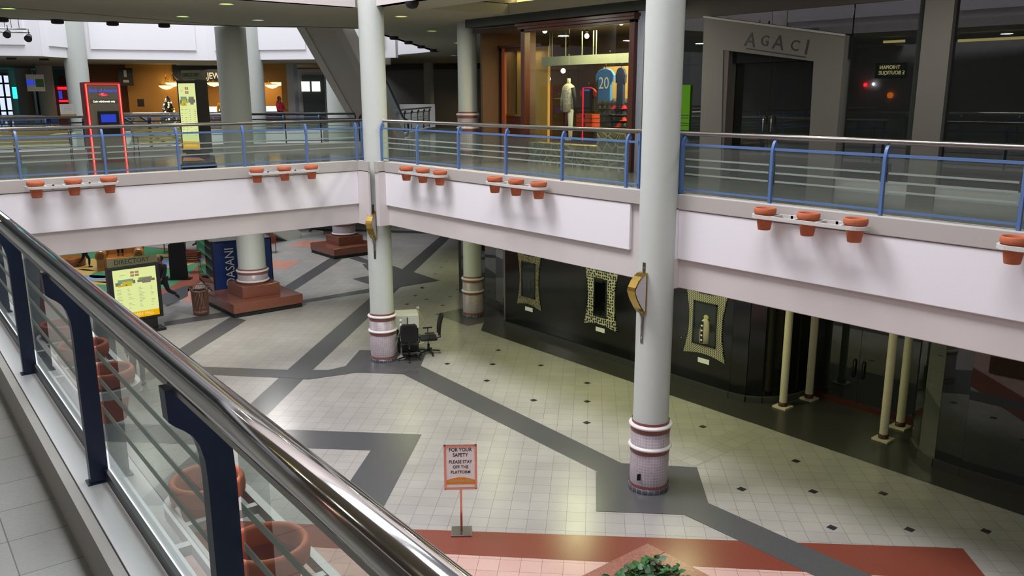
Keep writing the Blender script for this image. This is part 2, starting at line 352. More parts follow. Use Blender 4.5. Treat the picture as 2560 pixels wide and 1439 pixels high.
fl([(380,745),(470,712),(470,740),(420,765)], 'dark_granite', L3, f)
struct('floor', f)

# ---- upper level slabs
def slab(name, pts, z0, z1, mt):
    mb = MB(); mb.prism(pts, z0, z1, mt); return struct(name, mb)
def zn(n, s): p = NEAR @ Vector((n, s, 0)); return (p.x, p.y)
FAR = [(-12, 44.5), (2, 44), (8.4, 41.9), (10.5, 44.1), (15.8, 42.3), (19.4, 37.9)]
R_POLY = [(XB+.12, -6), (44, -6), (74, 60), (42, 78), (26.6, 42), (26.2, 38.2), (15.6, 27.4), (XB+.12, 29.6)]
slab('floor_upper_right', R_POLY, 3.8, U, 'upper_polished')
slab('floor_bridge', [(-12, YA+.12), (XB+.12, YA+.12), (XB+.12, 29.6), (-12, 29.9)], 3.8, U, 'upper_polished')
slab('floor_near', [zn(-8, -5.5), zn(.58, -5.5), zn(.58, 19.9), zn(-8, 19.9)], 3.8, U, 'upper_tile')
slab('floor_far', [(-12, 44.5)] + FAR[1:] + [(26, 42), (42, 78), (-12, 78)], 3.8, U, 'upper_polished')

def fascia(name, M, x0, x1, p0, p1):
    """local x along the edge, local -y towards the well: soffit beam, proud white panel, grey cap"""
    mb = MB()
    mb.box((x0, 0, 3.8), (x1, .14, 5.20), 'fascia_white', M=M)
    mb.box((p0, -.07, 4.32), (p1, 0, 5.17), 'panel_white', M=M)
    mb.box((x0, -.09, 5.18), (x1, .16, 5.44), 'cap_grey', M=M)
    o = struct(name, mb); b = o.modifiers.new('bevel', 'BEVEL'); b.width = .012; b.segments = 2
    return o
MA = Matrix.Translation((0, YA+.02, 0))
fascia('trim_1', MA, -12, 11.20, -12, 11.02)
MBm = Matrix(((0, 1, 0, XB+.02), (1, 0, 0, 0), (0, 0, 1, 0), (0, 0, 0, 1)))     # local x -> world Y, local y -> world X
fascia('trim_2', MBm, 10.12, 19.20, 10.38, 18.98)
fascia('trim_3', MBm, -6, 9.50, -6, 9.26)
# stepped ends of the edge beside the columns
mb = MB()
xa = RY(926.5, 480, 19.08).x
mb.box((11.02, 19.08, 3.8), (xa, 19.9, 5.20), 'fascia_white'); mb.box((11.02, 19.06, 5.18), (xa, 19.9, 5.44), 'cap_grey')
yb = RX(947.5, 480, 11.16).y
mb.box((11.16, 18.98, 3.8), (11.6, yb, 5.20), 'fascia_white'); mb.box((11.14, 18.98, 5.18), (11.6, yb, 5.44), 'cap_grey')
struct('trim_8', mb)
mb = MB()
yc = RX(1670, 600, 11.2).y
mb.box((11.22, 9.26, 3.8), (11.6, yc, 4.32), 'fascia_white'); mb.box((11.20, 9.26, 4.32), (11.6, yc, 5.20), 'panel_white'); mb.box((11.18, 9.26, 5.18), (11.6, yc+.02, 5.44), 'cap_grey')
struct('trim_9', mb)
# near balcony edge
mb = MB(); mb.box((.50, -5.5, 3.8), (.70, 19.9, 5.20), 'fascia_white', M=NEAR); mb.box((.70, -5.5, 4.32), (.75, 19.9, 5.17), 'panel_white', M=NEAR)
mb.box((.552, -5.5, 5.2), (.74, 19.9, 5.44), 'panel_white', M=NEAR); mb.box((.505, -5.5, 5.2), (.546, 19.9, 5.437), 'cap_grey', M=NEAR)
mb.box((.545, -5.5, 5.2), (.553, 19.9, 5.430), 'plinth_dark', M=NEAR)
struct('trim_4', mb)
# edge beams of the far well
mb = MB()
for a, b in zip([(-12, 29.9), (XB+.12, 29.6), (15.6, 27.4)], [(XB+.12, 29.6), (15.6, 27.4), (26.2, 38.2)]):
    mb.bar((a[0], a[1], 4.62), (b[0], b[1], 4.62), .2, 1.64, 'fascia_white')
struct('trim_5', mb)
mb = MB()
for a, b in zip(FAR[:-1], FAR[1:]): mb.bar((a[0], a[1], 4.62), (b[0], b[1], 4.62), .2, 1.64, 'panel_white')
mb.bar((19.4, 37.9, 4.62), (26, 42, 4.62), .2, 1.64, 'panel_white')
struct('trim_6', mb)

# ---- upper ceilings and the white walls of the wells above them
CE = [(-12, 30.0), (4.88, 28.9), (7.95, 28.3), (11.67, 27.4), (13.04, 26.4), (14.95, 25.9)]
slab('ceiling_bridge', [(-12, YA+.1), (11.48, YA+.1), (11.48, 27.45)] + CE[:4][::-1], ZC, ZC+.3, 'ceiling_paint')
# right-hand ceiling with a raised lit tray over the walkway
mb = MB()
TX0, TX1, TY1 = 12.9, 15.55, 18.9
mb.prism([(11.48, -6), (TX0, -6), (TX0, TY1), (11.48, TY1)], ZC, ZC+.3, 'ceiling_paint')
mb.prism([(TX1, -6), (46, -6), (46, TY1), (TX1, TY1)], ZC, ZC+.3, 'ceiling_paint')
mb.prism([(11.48, TY1), (46, TY1), (78, 60), (44, 80), (27, 43), (25.6, 37.2), (14.95, 25.9), (11.48, 27.45)], ZC, ZC+.3, 'ceiling_paint')
mb.box((TX0, -6, ZC+.45), (TX1+.35, TY1, ZC+.6), 'ceiling_paint')
mb.box((TX0-.05, -6, ZC+.28), (TX0, TY1, ZC+.5), 'ceiling_paint'); mb.box((TX0, TY1-.0, ZC+.28), (TX1+.35, TY1+.05, ZC+.5), 'ceiling_paint')
mb.box((TX1+.35, -6, ZC+.28), (TX1+.4, TY1, ZC+.5), 'ceiling_paint')
struct('ceiling_right', mb)
mb = MB(); mb.box((TX1+.12, -5.8, ZC+.32), (TX1+.18, TY1-.2, ZC+.37), 'lamp_yellow'); o = struct('trim_7', mb)
area('cove_light', (TX1+.15, 7, ZC+.40), .1, 24, 130, (1.0, .90, .55), (PI, 0, 0))
slab('ceiling_near', [zn(-8, -5.5), zn(.7, -5.5), zn(.7, 19.7), zn(-8, 19.7)], ZC, ZC+.3, 'ceiling_paint')
slab('ceiling_far', [(-12, 44.5)] + FAR[1:] + [(26, 42), (42, 78), (-12, 78)], 8.75, 9.1, 'ceiling_paint')
# white walls rising around the near well
mb = MB(); mb.box((-12, YA+.04, ZC), (11.2, YA+.3, 14), 'fascia_white'); struct('wall_bridge_near', mb)
mb = MB(); mb.box((XB+.04, 10.1, ZC), (XB+.3, 19.2, 14), 'fascia_white'); mb.box((XB+.04, -6, ZC), (XB+.3, 9.5, 14), 'fascia_white'); struct('wall_right_well', mb)
mb = MB(); mb.box((.45, -5.5, ZC), (.7, 19.7, 14), 'panel_white', M=NEAR); mb.box((.7, -5.5, ZC+.55), (.76, 19.7, 14), 'panel_white', M=NEAR); struct('wall_near_well', mb)
# far well walls
mb = MB()
for a, b in zip(CE[:-1], CE[1:]): mb.bar((a[0], a[1]-.16, 11.6), (b[0], b[1]-.16, 11.6), .2, 4.7, 'fascia_white')
mb.bar((14.95, 25.8, 11.6), (25.7, 37.0, 11.6), .2, 4.7, 'fascia_white')
struct('wall_far_well_front', mb)
mb = MB()
FF = FAR + [(21.5, 34.2)]
for a, b in zip(FF[:-1], FF[1:]):
    mb.bar((a[0], a[1], 11.4), (b[0], b[1], 11.4), .24, 5.3, 'panel_white')
    d = Vector((b[0]-a[0], b[1]-a[1], 0)).normalized(); n = Vector((d.y, -d.x, 0))*.14
    a2 = Vector((a[0], a[1], 11.6))+d*.5+n; b2 = Vector((b[0], b[1], 11.6))-d*.5+n
    if a == FF[0]: a2 -= d*.4
    mb.bar(a2, b2, .1, 4.8, 'panel_white')
mb.bar((25.7, 37.0, 11.7), (26.3, 43, 11.7), .24, 4.9, 'panel_white')
mb.bar((26.3, 43, 11.7), (21.5, 47, 11.7), .24, 4.9, 'panel_white'); mb.bar((26.2, 43, 12.2), (21.4, 46.9, 12.2), .4, 3.9, 'panel_white')
struct('wall_far_well_back', mb)
# outer walls that close the place
mb = MB(); mb.box((-8.2, -6, 0), (-8, 32, 14), 'wall_paint'); struct('wall_left', mb)
mb = MB(); mb.box((-8.2, -6.2, 0), (46, -6, 14), 'wall_paint'); struct('wall_back', mb)
mb = MB(); mb.box((-12, 78, 0), (60, 78.3, 10), 'wall_paint'); struct('wall_far', mb)

# ---- columns
def column(name, label, x, y, r, z0, z1, bands=None, ped=None, n=48):
    t = thing(name, label, 'column', (x, y, z0))
    zb = 0
    if ped:
        hw, h1, hw2, h2 = ped
        mb = MB(); mb.box((-hw, -hw, .14), (hw, hw, h1), 'granite_red'); mb.build('pedestal_step', None, t, bevel=.012)
        mb = MB(); mb.box((-hw+.03, -hw+.03, 0), (hw-.03, hw-.03, .14), 'black_matte'); mb.build('pedestal_plinth', None, t)
        mb = MB(); mb.box((-hw2, -hw2, h1), (hw2, hw2, h2), 'granite_red'); mb.build('pedestal_block', None, t, bevel=.012)
        zb = h2
    if bands:
        R = r*1.10
        b0, b1, b2, b3 = bands        # base top, lower ring z, upper ring z, top band
        if b0 > 0:
            mb = MB(); mb.lathe([(R+.02, zb), (R+.02, zb+b0-.03), (R+.01, zb+b0-.03)], mt='mosaic_dark', n=n); mb.build('dark_tile_base', None, t)
        mb = MB(); mb.lathe([(R+.01, zb+b0-.03), (R+.01, zb+b0+.03)], mt='mosaic_red', n=n)
        for q in (b1, b2):
            mb.lathe([(R+.01, zb+q-.10), (R+.01, zb+q-.03)], mt='mosaic_red', n=n); mb.lathe([(R-.01, zb+q+.03), (R-.01, zb+q+.09)], mt='mosaic_red', n=n)
        mb.build('red_tile_band', None, t)
        mb = MB(); mb.lathe([(R, zb+b0), (R, zb+b2), (R-.015, zb+b2+.001)], mt='mosaic', n=n); mb.build('tile_wrap', None, t)
        for q in (b1, b2):
            mb = MB(); mb.lathe([(R-.01+.055*math.sin(PI*k/8)**.6 if 0 < k < 8 else R-.01, zb+q-.04+.08*k/8) for k in range(9)], mt='ring_white', n=n); mb.build('ring', None, t)
        zs = zb+b2+.05
        mb = MB(); mb.lathe([(R-.012, zs), (r, zs+.06), (r, z1-z0)], mt='column_paint', n=n); mb.build('shaft', None, t)
    else:
        mb = MB(); mb.lathe([(r, zb), (r, z1-z0)], mt='column_paint', n=n); mb.build('shaft', None, t)
    return t
B1 = (.13, .86, 1.27, 1.35)
c2 = column('column', 'pale grey round column on lilac mosaic base nearest the viewer, between the two right balcony railings', 11.17, 9.55, .32, 0, 14, B1)
c1 = column('column', 'pale grey round column in the balcony corner with office chairs at its tiled foot', 11.48, 19.42, .32, 0, 14, B1)
c3l = column('column', 'dim round column on the lower floor behind the corner column, in front of the curved black wall', 16.22, 21.62, .30, 0, 3.8, B1)
c3u = column('column', 'dim upper-floor column with brown tiled lower part left of the lit sports shop', 16.22, 21.75, .30, U, ZC, B1)
p3l = column('column', 'thick round column on red granite pedestal beside the blue drinks cooler', 11.25, 27.55, .46, 0, 3.8, (0, .08, .42, .4), (1.22, .46, .66, .86))
p3u = column('column', 'thick dark upper-floor column between the directory and the jewellery shop', 11.25, 27.95, .49, U, ZC)
p4 = column('column', 'round column on red granite pedestal behind the corner column, rising past the escalator', 18.55, 34.5, .47, 0, 14, (0, .08, .55, .4), (1.15, .46, .62, .86))
RB = RD(641, 300, 44.0); column('column', 'white column right behind the thick dark one on the far side of the well', RB.x, RB.y, .49, 0, 14)
RB = RD(206, 300, 44.6); column('column', 'white column behind the red cash machine kiosk', RB.x, RB.y, .49, 0, 14)
RB = RD(1073, 250, 60); column('column', 'small distant grey column between the escalator and the dim tiled column', RB.x, RB.y, .33, U, ZC)
RB = RD(56, 300, 66); column('column', 'distant grey column at the far left beside the tall window', RB.x, RB.y, .5, U, 8.75)
RB = RD(72, 300, 62); column('column', 'distant dark column right of the glowing turquoise sign', RB.x, RB.y, .45, U, 8.75)
RB = RD(125, 300, 56); column('column', 'distant dark column right of the hanging banner', RB.x, RB.y, .42, U, 8.75)
# black socket on the near column's tiled foot, small alarm on the corner
mb = MB(); q = RD(1597, 1192, 14.36); mb.cbox((0, 0, 0), (.07, .02, .12), 'black_matte'); o = mb.build('wall_socket', None, loc=q); o.rotation_euler = (0, 0, math.atan2(q.y, q.x)-PI/2+math.radians(35)); tag(o, 'small black power socket low on the nearest column tiles', 'socket')
# ================================================================== RAILINGS
HR = 6.45
def rail_profile_post(mb, mt, x, curved=True, w=.045, d=.055, y0=.0, reach=.10, M=None):
    """post standing at local x; curves towards +y near the top"""
    if not curved:
        mb.box((x-w/2, y0, 5.44), (x+w/2, y0+d, HR-.04), mt, M=M); return
    outer = []; inner = []
    zt = 6.18
    outer.append((y0, 5.44)); inner.append((y0+d, 5.44))
    for k in range(9):
        a = (PI/2)*k/8*.86
        outer.append((y0+reach*(1-math.cos(a)), zt+(HR-.045-zt)*math.sin(a)/math.sin(PI/2*.86)))
        inner.append((y0+d+(reach-.0)*(1-math.cos(a)), zt-.05+(HR-.075-zt)*math.sin(a)/math.sin(PI/2*.86)))
    n = len(outer); vs = [(x-w/2, p[0], p[1]) for p in outer]+[(x-w/2, p[0], p[1]) for p in inner]+[(x+w/2, p[0], p[1]) for p in outer]+[(x+w/2, p[0], p[1]) for p in inner]
    fs = []
    for i in range(n-1):
        fs += [(i, i+1, n+i+1, n+i), (2*n+i, 3*n+i, 3*n+i+1, 2*n+i+1), (i, 2*n+i, 2*n+i+1, i+1), (n+i, n+i+1, 3*n+i+1, 3*n+i)]
    fs += [(n-1, 3*n-1, 4*n-1, 2*n-1), (0, n, 3*n, 2*n)]
    mb.add(vs, fs, mt, M=M)
def railing(label, M, posts, straight, x0, x1, paint='blue_paint', rail_mt='satin_steel', simple=False, glass=True, stripes=True, z=0.0, barmt=None):
    t = thing('balcony_railing', label, 'railing', M.translation)
    Q = Matrix.Translation(-M.translation) @ M
    if z: Q = Matrix.Translation((0, 0, z)) @ Q
    mb = MB(); mb.tube([(x0, .13, HR), (x1, .13, HR)], .038, rail_mt, 16, M=Q); mb.build('handrail', None, t)
    P = sorted(posts+straight); barmt = barmt or paint
    for x in posts:
        mb = MB(); rail_profile_post(mb, paint, x, True, M=Q); mb.build('post', None, t)
    for x in straight:
        mb = MB(); mb.box((x-.022, .05, 5.44), (x+.022, .12, HR-.02), paint, M=Q); mb.build('post', None, t)
    a, b = min(P), max(P)
    mb = MB(); mb.box((a, .03, 6.25), (b, .055, 6.29), barmt, M=Q); mb.build('upper_bar', None, t)
    mb = MB(); mb.box((a, .03, 5.50), (b, .055, 5.53), barmt, M=Q); mb.build('lower_bar', None, t)
    if glass:
        for p, q in zip(P[:-1], P[1:]):
            if q-p < .4: continue
            mb = MB(); mb.box((p+.04, .038, 5.53), (q-.04, .046, 6.25), 'rail_glass', M=Q)
            if stripes:
                for h in (.59, .47, .34): mb.box((p+.06, .034, 5.44+h-.014), (q-.06, .037, 5.44+h+.014), 'etched_stripe', M=Q)
            mb.build('glass_panel', None, t)
    return t
MRB = Matrix(((0, 1, 0, XB), (1, 0, 0, 0), (0, 0, 1, 0), (0, 0, 0, 1)))
yB = lambda px, py: RX(px, py, XB+.05).y
xA = lambda px, py: RY(px, py, YA+.05).x
railing('blue railing in front of the lit sports shop, between the two round columns', MRB,
        [yB(1046, 405), yB(1149, 420), yB(1267, 433), yB(1407, 447), yB(1567, 468), yB(957, 400)], [yB(1594, 468)], yB(951, 400), yB(1604, 468))
railing('long blue railing on the right before the dark shop, leaving the picture', MRB,
        [yB(1705, 484), yB(1926, 503), yB(2202, 538), yB(2547, 578), yB(2547, 578)-1.8, yB(2547, 578)-3.6], [yB(1693, 480)], yB(1690, 480), -3)
railing('blue railing along the bridge, in front of benches and cash machine', Matrix.Translation((0, YA, 0)),
        [xA(52, 445)-5.0, xA(52, 445)-3.3, xA(52, 445)-1.65, xA(52, 445), xA(265, 433), xA(448, 425), xA(612, 417), xA(768, 406), xA(892, 400)], [xA(908, 398)], -6, xA(914, 398))
# nearest railing, looked along
t = thing('balcony_railing', 'nearest railing with thick polished chrome handrail and dark blue posts', 'railing', (0, 0, 0))
def near_obj(mb, nm): return mb.build(nm, None, t)
mb = MB(); mb.tube([(.543, -3.5, 6.446), (.543, 4.98, 6.446)], .04, 'chrome', 40, M=NEAR); near_obj(mb, 'handrail')
mb = MB(); mb.tube([(.543, 4.985, 6.446), (.543, 18.9, 6.446)], .04, 'chrome', 40, M=NEAR); near_obj(mb, 'handrail')
mb = MB(); mb.box((.528, -3.5, 6.385), (.558, 18.9, 6.41), 'satin_steel', M=NEAR); near_obj(mb, 'handrail_plate')
NS = [-1.5, .3, 2.12, 3.86, 5.74, 7.55, 9.35, 11.15, 12.95, 14.75, 16.55, 18.3]
for s_ in NS:
    mb = MB()
    pr_o = [(.672, 5.44), (.672, 6.12), (.668, 6.20), (.655, 6.27), (.63, 6.33), (.60, 6.37), (.575, 6.39)]
    pr_i = [(.598, 5.44), (.598, 6.12), (.595, 6.18), (.585, 6.225), (.57, 6.255), (.55, 6.275), (.53, 6.29)]
    mid = [(.53, 6.29), (.517, 6.31), (.515, 6.39)]
    for sy, sgn in ((s_-.026, 0), (s_+.026, 1)): pass
    n = len(pr_o); w2 = .026
    vs = [(p[0], s_-w2, p[1]) for p in pr_o]+[(p[0], s_-w2, p[1]) for p in pr_i]+[(p[0], s_+w2, p[1]) for p in pr_o]+[(p[0], s_+w2, p[1]) for p in pr_i]
    fs = []
    for i in range(n-1):
        fs += [(i, n+i, n+i+1, i+1), (2*n+i, 2*n+i+1, 3*n+i+1, 3*n+i), (i, i+1, 2*n+i+1, 2*n+i), (n+i, 3*n+i, 3*n+i+1, n+i+1)]
    mb.add(vs, fs, 'navy_paint', M=NEAR)
    mb.add([(p[0], s_+q, p[1]) for q in (-w2, w2) for p in ((.575, 6.39), (.53, 6.29), (.515, 6.305), (.512, 6.39))], [(0, 3, 2, 1), (4, 5, 6, 7), (1, 2, 6, 5), (2, 3, 7, 6), (3, 0, 4, 7)], 'navy_paint', M=NEAR)
    mb.box((.585, s_-.034, 5.44), (.66, s_+.034, 5.446), 'navy_paint', M=NEAR)
    mb.box((.669, s_-.005, 5.5), (.674, s_+.005, 6.2), 'satin_steel', M=NEAR)
    near_obj(mb, 'post')
mb = MB(); mb.box((.655, -3.5, 5.475), (.672, 18.9, 5.50), 'black_rail', M=NEAR); mb.box((.655, -3.5, 5.45), (.662, 18.9, 5.475), 'plinth_dark', M=NEAR); near_obj(mb, 'lower_bar')
mb = MB(); mb.box((.655, -3.5, 6.22), (.672, 18.9, 6.245), 'navy_paint', M=NEAR); near_obj(mb, 'upper_bar')
for a, b in zip(NS[:-1], NS[1:]):
    mb = MB(); mb.box((.678, a+.03, 5.50), (.686, b-.03, 6.22), 'near_glass', M=NEAR)
    for h in (.59, .47, .34): mb.box((.6765, a+.03, 5.44+h-.013), (.6775, b-.03, 5.44+h+.013), 'etched_stripe', M=NEAR)
    near_obj(mb, 'glass_panel')

# ================================================================== FLOWER POTS
PZ = 5.08
def make_pot(label, p, rz=0, tilt=None):
    t = thing('terracotta_pot', label, 'pot', p, rz, 'terracotta pots hung outside the balconies')
    mb = MB(); mb.lathe([(0, 0), (.088, 0), (.094, .01), (.130, .235), (.133, .245)], mt='terracotta', n=36)
    mb.lathe([(.122, .26), (.086, .03), (0, .03)], mt='terracotta_inside', n=36); mb.build('body', None, t)
    mb = MB(); mb.lathe([(.133, .245), (.152, .25), (.163, .262), (.166, .29), (.163, .325), (.155, .338), (.143, .338), (.135, .325), (.122, .26)], mt='terracotta', n=36); mb.build('rim', None, t)
    return t
POT0 = None
def pot(label, p, rz=0, tx=0, ty=0):
    global POT0
    if POT0 is None: POT0 = make_pot(label, p, rz); o = POT0
    else: o = dup(POT0, p, rz, label)
    o.rotation_euler = (tx, ty, rz); return o
def holder(label, M, xc):
    """three-ring holder; local x along the wall, pots at local y = -.30"""
    t = thing('pot_holder', label, 'pot holder', M @ Vector((xc[1], 0, PZ+.21)), 0, 'pot holders under the railings')
    T = Matrix.Translation(-(M @ Vector((xc[1], 0, PZ+.21)))) @ M
    a, b = xc[0], xc[2]; r = .155; y = -.30; path = []
    for k in range(13): an = PI/2+PI*k/12; path.append((a+r*math.cos(an), y+r*math.sin(an)))
    for k in range(13): an = -PI/2+PI*k/12; path.append((b+r*math.cos(an), y+r*math.sin(an)))
    mb = MB(); n = len(path); h = .052; wd = .036
    vs = []
    for i, p in enumerate(path):
        q0 = Vector(path[i-1]); q1 = Vector(path[(i+1) % n]); d = (q1-q0).normalized(); nn = Vector((d.y, -d.x))
        for o_, zz in ((0, 0), (wd, 0), (wd, h), (0, h)): v = Vector(p)+nn*o_; vs.append((v.x, v.y, PZ+.185+zz))
    fs = []
    for i in range(n):
        j = (i+1) % n
        for k in range(4): fs.append((i*4+k, j*4+k, j*4+(k+1) % 4, i*4+(k+1) % 4))
    mb.add(vs, fs, 'pot_holder_paint', M=T); mb.build('frame_loop', None, t)
    for c in ((xc[0]+.18), (xc[1]-.18), (xc[1]+.18), (xc[2]-.18)):
        mb = MB(); mb.box((c-.018, y-r, PZ+.19), (c+.018, y+r, PZ+.23), 'pot_holder_paint', M=T); mb.build('cross_bar', None, t)
    for c in ((xc[0]+xc[1])/2, (xc[1]+xc[2])/2):
        mb = MB(); mb.box((c-.02, y+r, PZ+.19), (c+.02, .0, PZ+.235), 'pot_holder_paint', M=T); mb.build('wall_bracket', None, t)
def pot_row(M, xc, where, names, tilts=None):
    holder('white metal three-pot holder ' + where, M, sorted(xc))
    for i, (x, nm) in enumerate(zip(xc, names)):
        tx = tilts[i] if tilts else 0
        pot(nm, M @ Vector((x, -.30, PZ)), random.random()*6, tx, 0)
def names(where): return ['terracotta pot %s, %s of three' % (where, k) for k in ('leftmost', 'middle one', 'rightmost')]
pot_row(Matrix.Translation((0, YA, 0)), [3.51, 4.21, 4.90], 'below the cash machine on the bridge', names('below the red cash machine on the bridge edge'))
pot_row(Matrix.Translation((0, YA, 0)), [8.18, 8.88, 9.59], 'on the bridge edge right of the thick column', names('on the bridge edge near the corner column'), [0, .04, -.03])
MPB = MRB
pot_row(MPB, [17.43, 16.72, 16.03], 'on the right balcony nearest the corner', names('in the corner holder of the sports shop balcony'), [0, 0, .05])
pot_row(MPB, [14.0, 13.30, 12.60], 'below the sports shop window', names('below the sports shop stone base'))
pot_row(MPB, [7.40, 6.67, 5.94], 'in front of the dark shop on the right', names('under the railing of the dark shop'))
pot_row(MPB, [3.90, 3.20, 2.50], 'cut by the right picture edge', ['terracotta pot cut by the right edge of the picture', 'terracotta pot just outside the right picture edge', 'terracotta pot well outside the right picture edge'])
MPN = NEAR @ Matrix(((0, -1, 0, .74), (1, 0, 0, 0), (0, 0, 1, 0), (0, 0, 0, 1)))
pot_row(MPN, [2.24, 2.95, 3.66], 'seen through the nearest glass panel', ['terracotta pot mostly hidden below the foreground handrail', 'large-looking terracotta pot at the bottom edge beside the foreground post', 'terracotta pot seen from above behind the foreground post'])
pot_row(MPN, [5.62, 6.33, 7.04], 'further along the foreground railing', ['terracotta pot behind the foreground glass, nearest of the further holder', 'terracotta pot behind the foreground glass, middle of the further holder', 'terracotta pot behind the foreground glass, furthest of the further holder'])

# ================================================================== WALL LAMPS ON THE COLUMNS
def sconce(label, cx, cy, r, ang, zt):
    t = thing('column_lamp', label, 'wall lamp', (cx+r*math.cos(ang), cy+r*math.sin(ang), zt-.7), ang)
    pr = [(0.02, 0.55), (.08, .545), (.16, .50), (.24, .43), (.31, .33), (.335, .27), (.27, .12), (.15, -.06), (.05, -.17), (.02, -.18)]
    w_ = .085
    mb = MB(); n = len(pr)
    for sy in (-w_+.006, w_-.006):
        vs = [(p[0]*.93+.01, sy, p[1]*.9+.02) for p in pr]; mb.add(vs, [tuple(range(n)) if sy < 0 else tuple(range(n))[::-1]], 'frosted')
    mb.build('frosted_side', None, t)
    mb = MB()
    for i in range(n-1):
        a, b = pr[i], pr[i+1]
        mb.add([(a[0], -w_, a[1]), (b[0], -w_, b[1]), (b[0], w_, b[1]), (a[0], w_, a[1])], [(0, 1, 2, 3)], 'brass')
        for sy in (-w_, w_):
            q = .93; mb.add([(a[0], sy, a[1]), (b[0], sy, b[1]), (b[0]*q+.0, sy, b[1]*.9+.02), (a[0]*q+.0, sy, a[1]*.9+.02)], [(0, 1, 2, 3)], 'brass')
    mb.box((0.0, -w_, -.18), (.022, w_, .55), 'brass')
    mb.build('brass_shell', None, t)
    mb = MB(); mb.box((-.015, -.03, -.72), (.008, .03, .72), 'satin_steel')
    for z_ in (.62, -.62, -.28): mb.tube([(.006, 0, z_), (.02, 0, z_)], .012, 'chrome', 8)
    mb.build('wall_strip', None, t)
    mb = MB(); mb.tube([(.14, .02, -.05), (.10, .02, -.16), (.05, .02, -.24), (.035, .02, -.34), (.035, .02, -.48), (.05, .02, -.50)], .014, 'satin_steel', 8); mb.build('hook', None, t)
sconce('brass wedge lamp on the nearest round column', 11.17, 9.55, .32, PI+.02, 4.26)
sconce('brass wedge lamp on the round column at the balcony corner', 11.48, 19.42, .32, PI+.62, 4.30)
# ================================================================== RIGHT-HAND SHOPS
def wallrun(mb, pts, z0, z1, t, mt):
    for a, b in zip(pts[:-1], pts[1:]):
        d = Vector((b[0]-a[0], b[1]-a[1], 0)).normalized()*.0
        mb.bar((a[0], a[1], (z0+z1)/2), (b[0], b[1], (z0+z1)/2), t, z1-z0, mt)
# rooms behind the glass, so the dark has depth
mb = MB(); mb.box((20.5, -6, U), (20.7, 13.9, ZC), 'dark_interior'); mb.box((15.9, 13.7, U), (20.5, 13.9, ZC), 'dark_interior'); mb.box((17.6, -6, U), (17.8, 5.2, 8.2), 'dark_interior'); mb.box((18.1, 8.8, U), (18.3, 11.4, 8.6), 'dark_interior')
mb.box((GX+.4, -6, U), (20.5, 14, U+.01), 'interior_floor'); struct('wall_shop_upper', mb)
area('shop_fill', (18.6, 8.5, 8.9), 1.5, 6, 30, (.85, 1.0, .95)); area('shop_fill_low', (18.8, 8.5, 3.7), 1.5, 6, 40, (.85, 1.0, .95)); area('shop_fill_end', (17.4, 2.0, 3.7), 1, 4, 26, (.85, 1.0, .95))  # unseen fill lights added to lift the dark shop interiors
GT = 7.1+(8.66-7.1)*KG
mb = MB(); mb.box((GX-.04, -6, GT), (GX+.12, 14.2, ZC), 'bulkhead'); mb.box((15.6, 13.0, 9.02), (16.0, 21.0, ZC), 'plinth_dark'); struct('wall_bulkhead', mb)
mb = MB(); mb.box((GX-.08, -6, U), (GX+.10, 9.0, U+.22), 'sill_white'); mb.box((GX-.085, -6, U+.19), (GX+.11, 9.0, U+.225), 'sill_white'); struct('baseboard_shop', mb)
def glass_wall(name, M, x0, x1, z0, z1, seams, mt='store_glass'):
    mb = MB(); P = [x0]+seams+[x1]
    for a, b in zip(P[:-1], P[1:]): mb.box((a+.004, -.006, z0), (b-.004, .006, z1), mt, M=M)
    for s_ in seams: mb.box((s_-.004, -.008, z0), (s_+.004, .008, z1), 'black_matte', M=M)
    return struct(name, mb)
MG = Matrix(((0, 1, 0, GX), (1, 0, 0, 0), (0, 0, 1, 0), (0, 0, 0, 1)))
glass_wall('window_1', MG, -6, 6.96, U+.2, GT, [3.2, .4, -2.6])
glass_wall('window_2', MG, 7.50, 8.88, U+.2, GT, [])
glass_wall('window_3', MG, 8.90, 14.1, 7.75, GT, [10.7, 13.0])
glass_wall('window_7', MG, RX(1744, 483, GX-.17).y, 14.1, U+.02, 7.745, [13.0])
mb = MB(); mb.box((GX-.12, 6.98, U), (GX+.2, 7.49, ZC), 'pillar_beige'); t = mb.build('shop_pillar', None); tag(t, 'square beige pillar between the two dark shop windows on the right', 'pillar')
mb = MB(); mb.box((GX-.12, 1.0, U), (GX+.2, 1.48, ZC), 'pillar_beige'); t = mb.build('shop_pillar', None); tag(t, 'square beige pillar beyond the right picture edge', 'pillar')
# slanted portal with engraved lettering
PXp = GX-.17
def yz(px, py, X=PXp): p = RX(px, py, X); return (p.y, p.z)
oL, oR = yz(1760, 42), yz(2113, 88); bL = (yz(1744, 483)[0], U); bR = (yz(2083, 439)[0], U)
iL, iR = yz(1808, 125), yz(2034, 153); jL = (yz(1799, 483)[0], U); jR = (yz(2018, 440)[0], U)
t = thing('shop_portal', 'grey shop portal with slanting top, engraved lettering and glass doors', 'shop front', (PXp, 10, U))
T = Matrix.Translation((-PXp, -10, -U))
def prism_yz(mb, pts, x0, x1, mt):
    n = len(pts); vs = [(x0, a, b) for a, b in pts]+[(x1, a, b) for a, b in pts]
    fs = [tuple(range(n)), tuple(range(n, 2*n))[::-1]]+[(i, n+i, n+(i+1) % n, (i+1) % n) for i in range(n)]
    mb.add(vs, fs, mt, M=T)
mb = MB()
prism_yz(mb, [oL, iL, jL, bL], PXp, PXp+.3, 'pillar_beige'); prism_yz(mb, [oR, bR, jR, iR], PXp, PXp+.3, 'pillar_beige'); prism_yz(mb, [oL, oR, iR, iL], PXp, PXp+.3, 'pillar_beige')
mb.build('surround', None, t)
mb = MB(); mb.bar((PXp-.01, oL[0], oL[1]), (PXp-.01, oR[0], oR[1]), .04, .04, 'cap_grey', M=T); mb.build('top_trim', None, t)
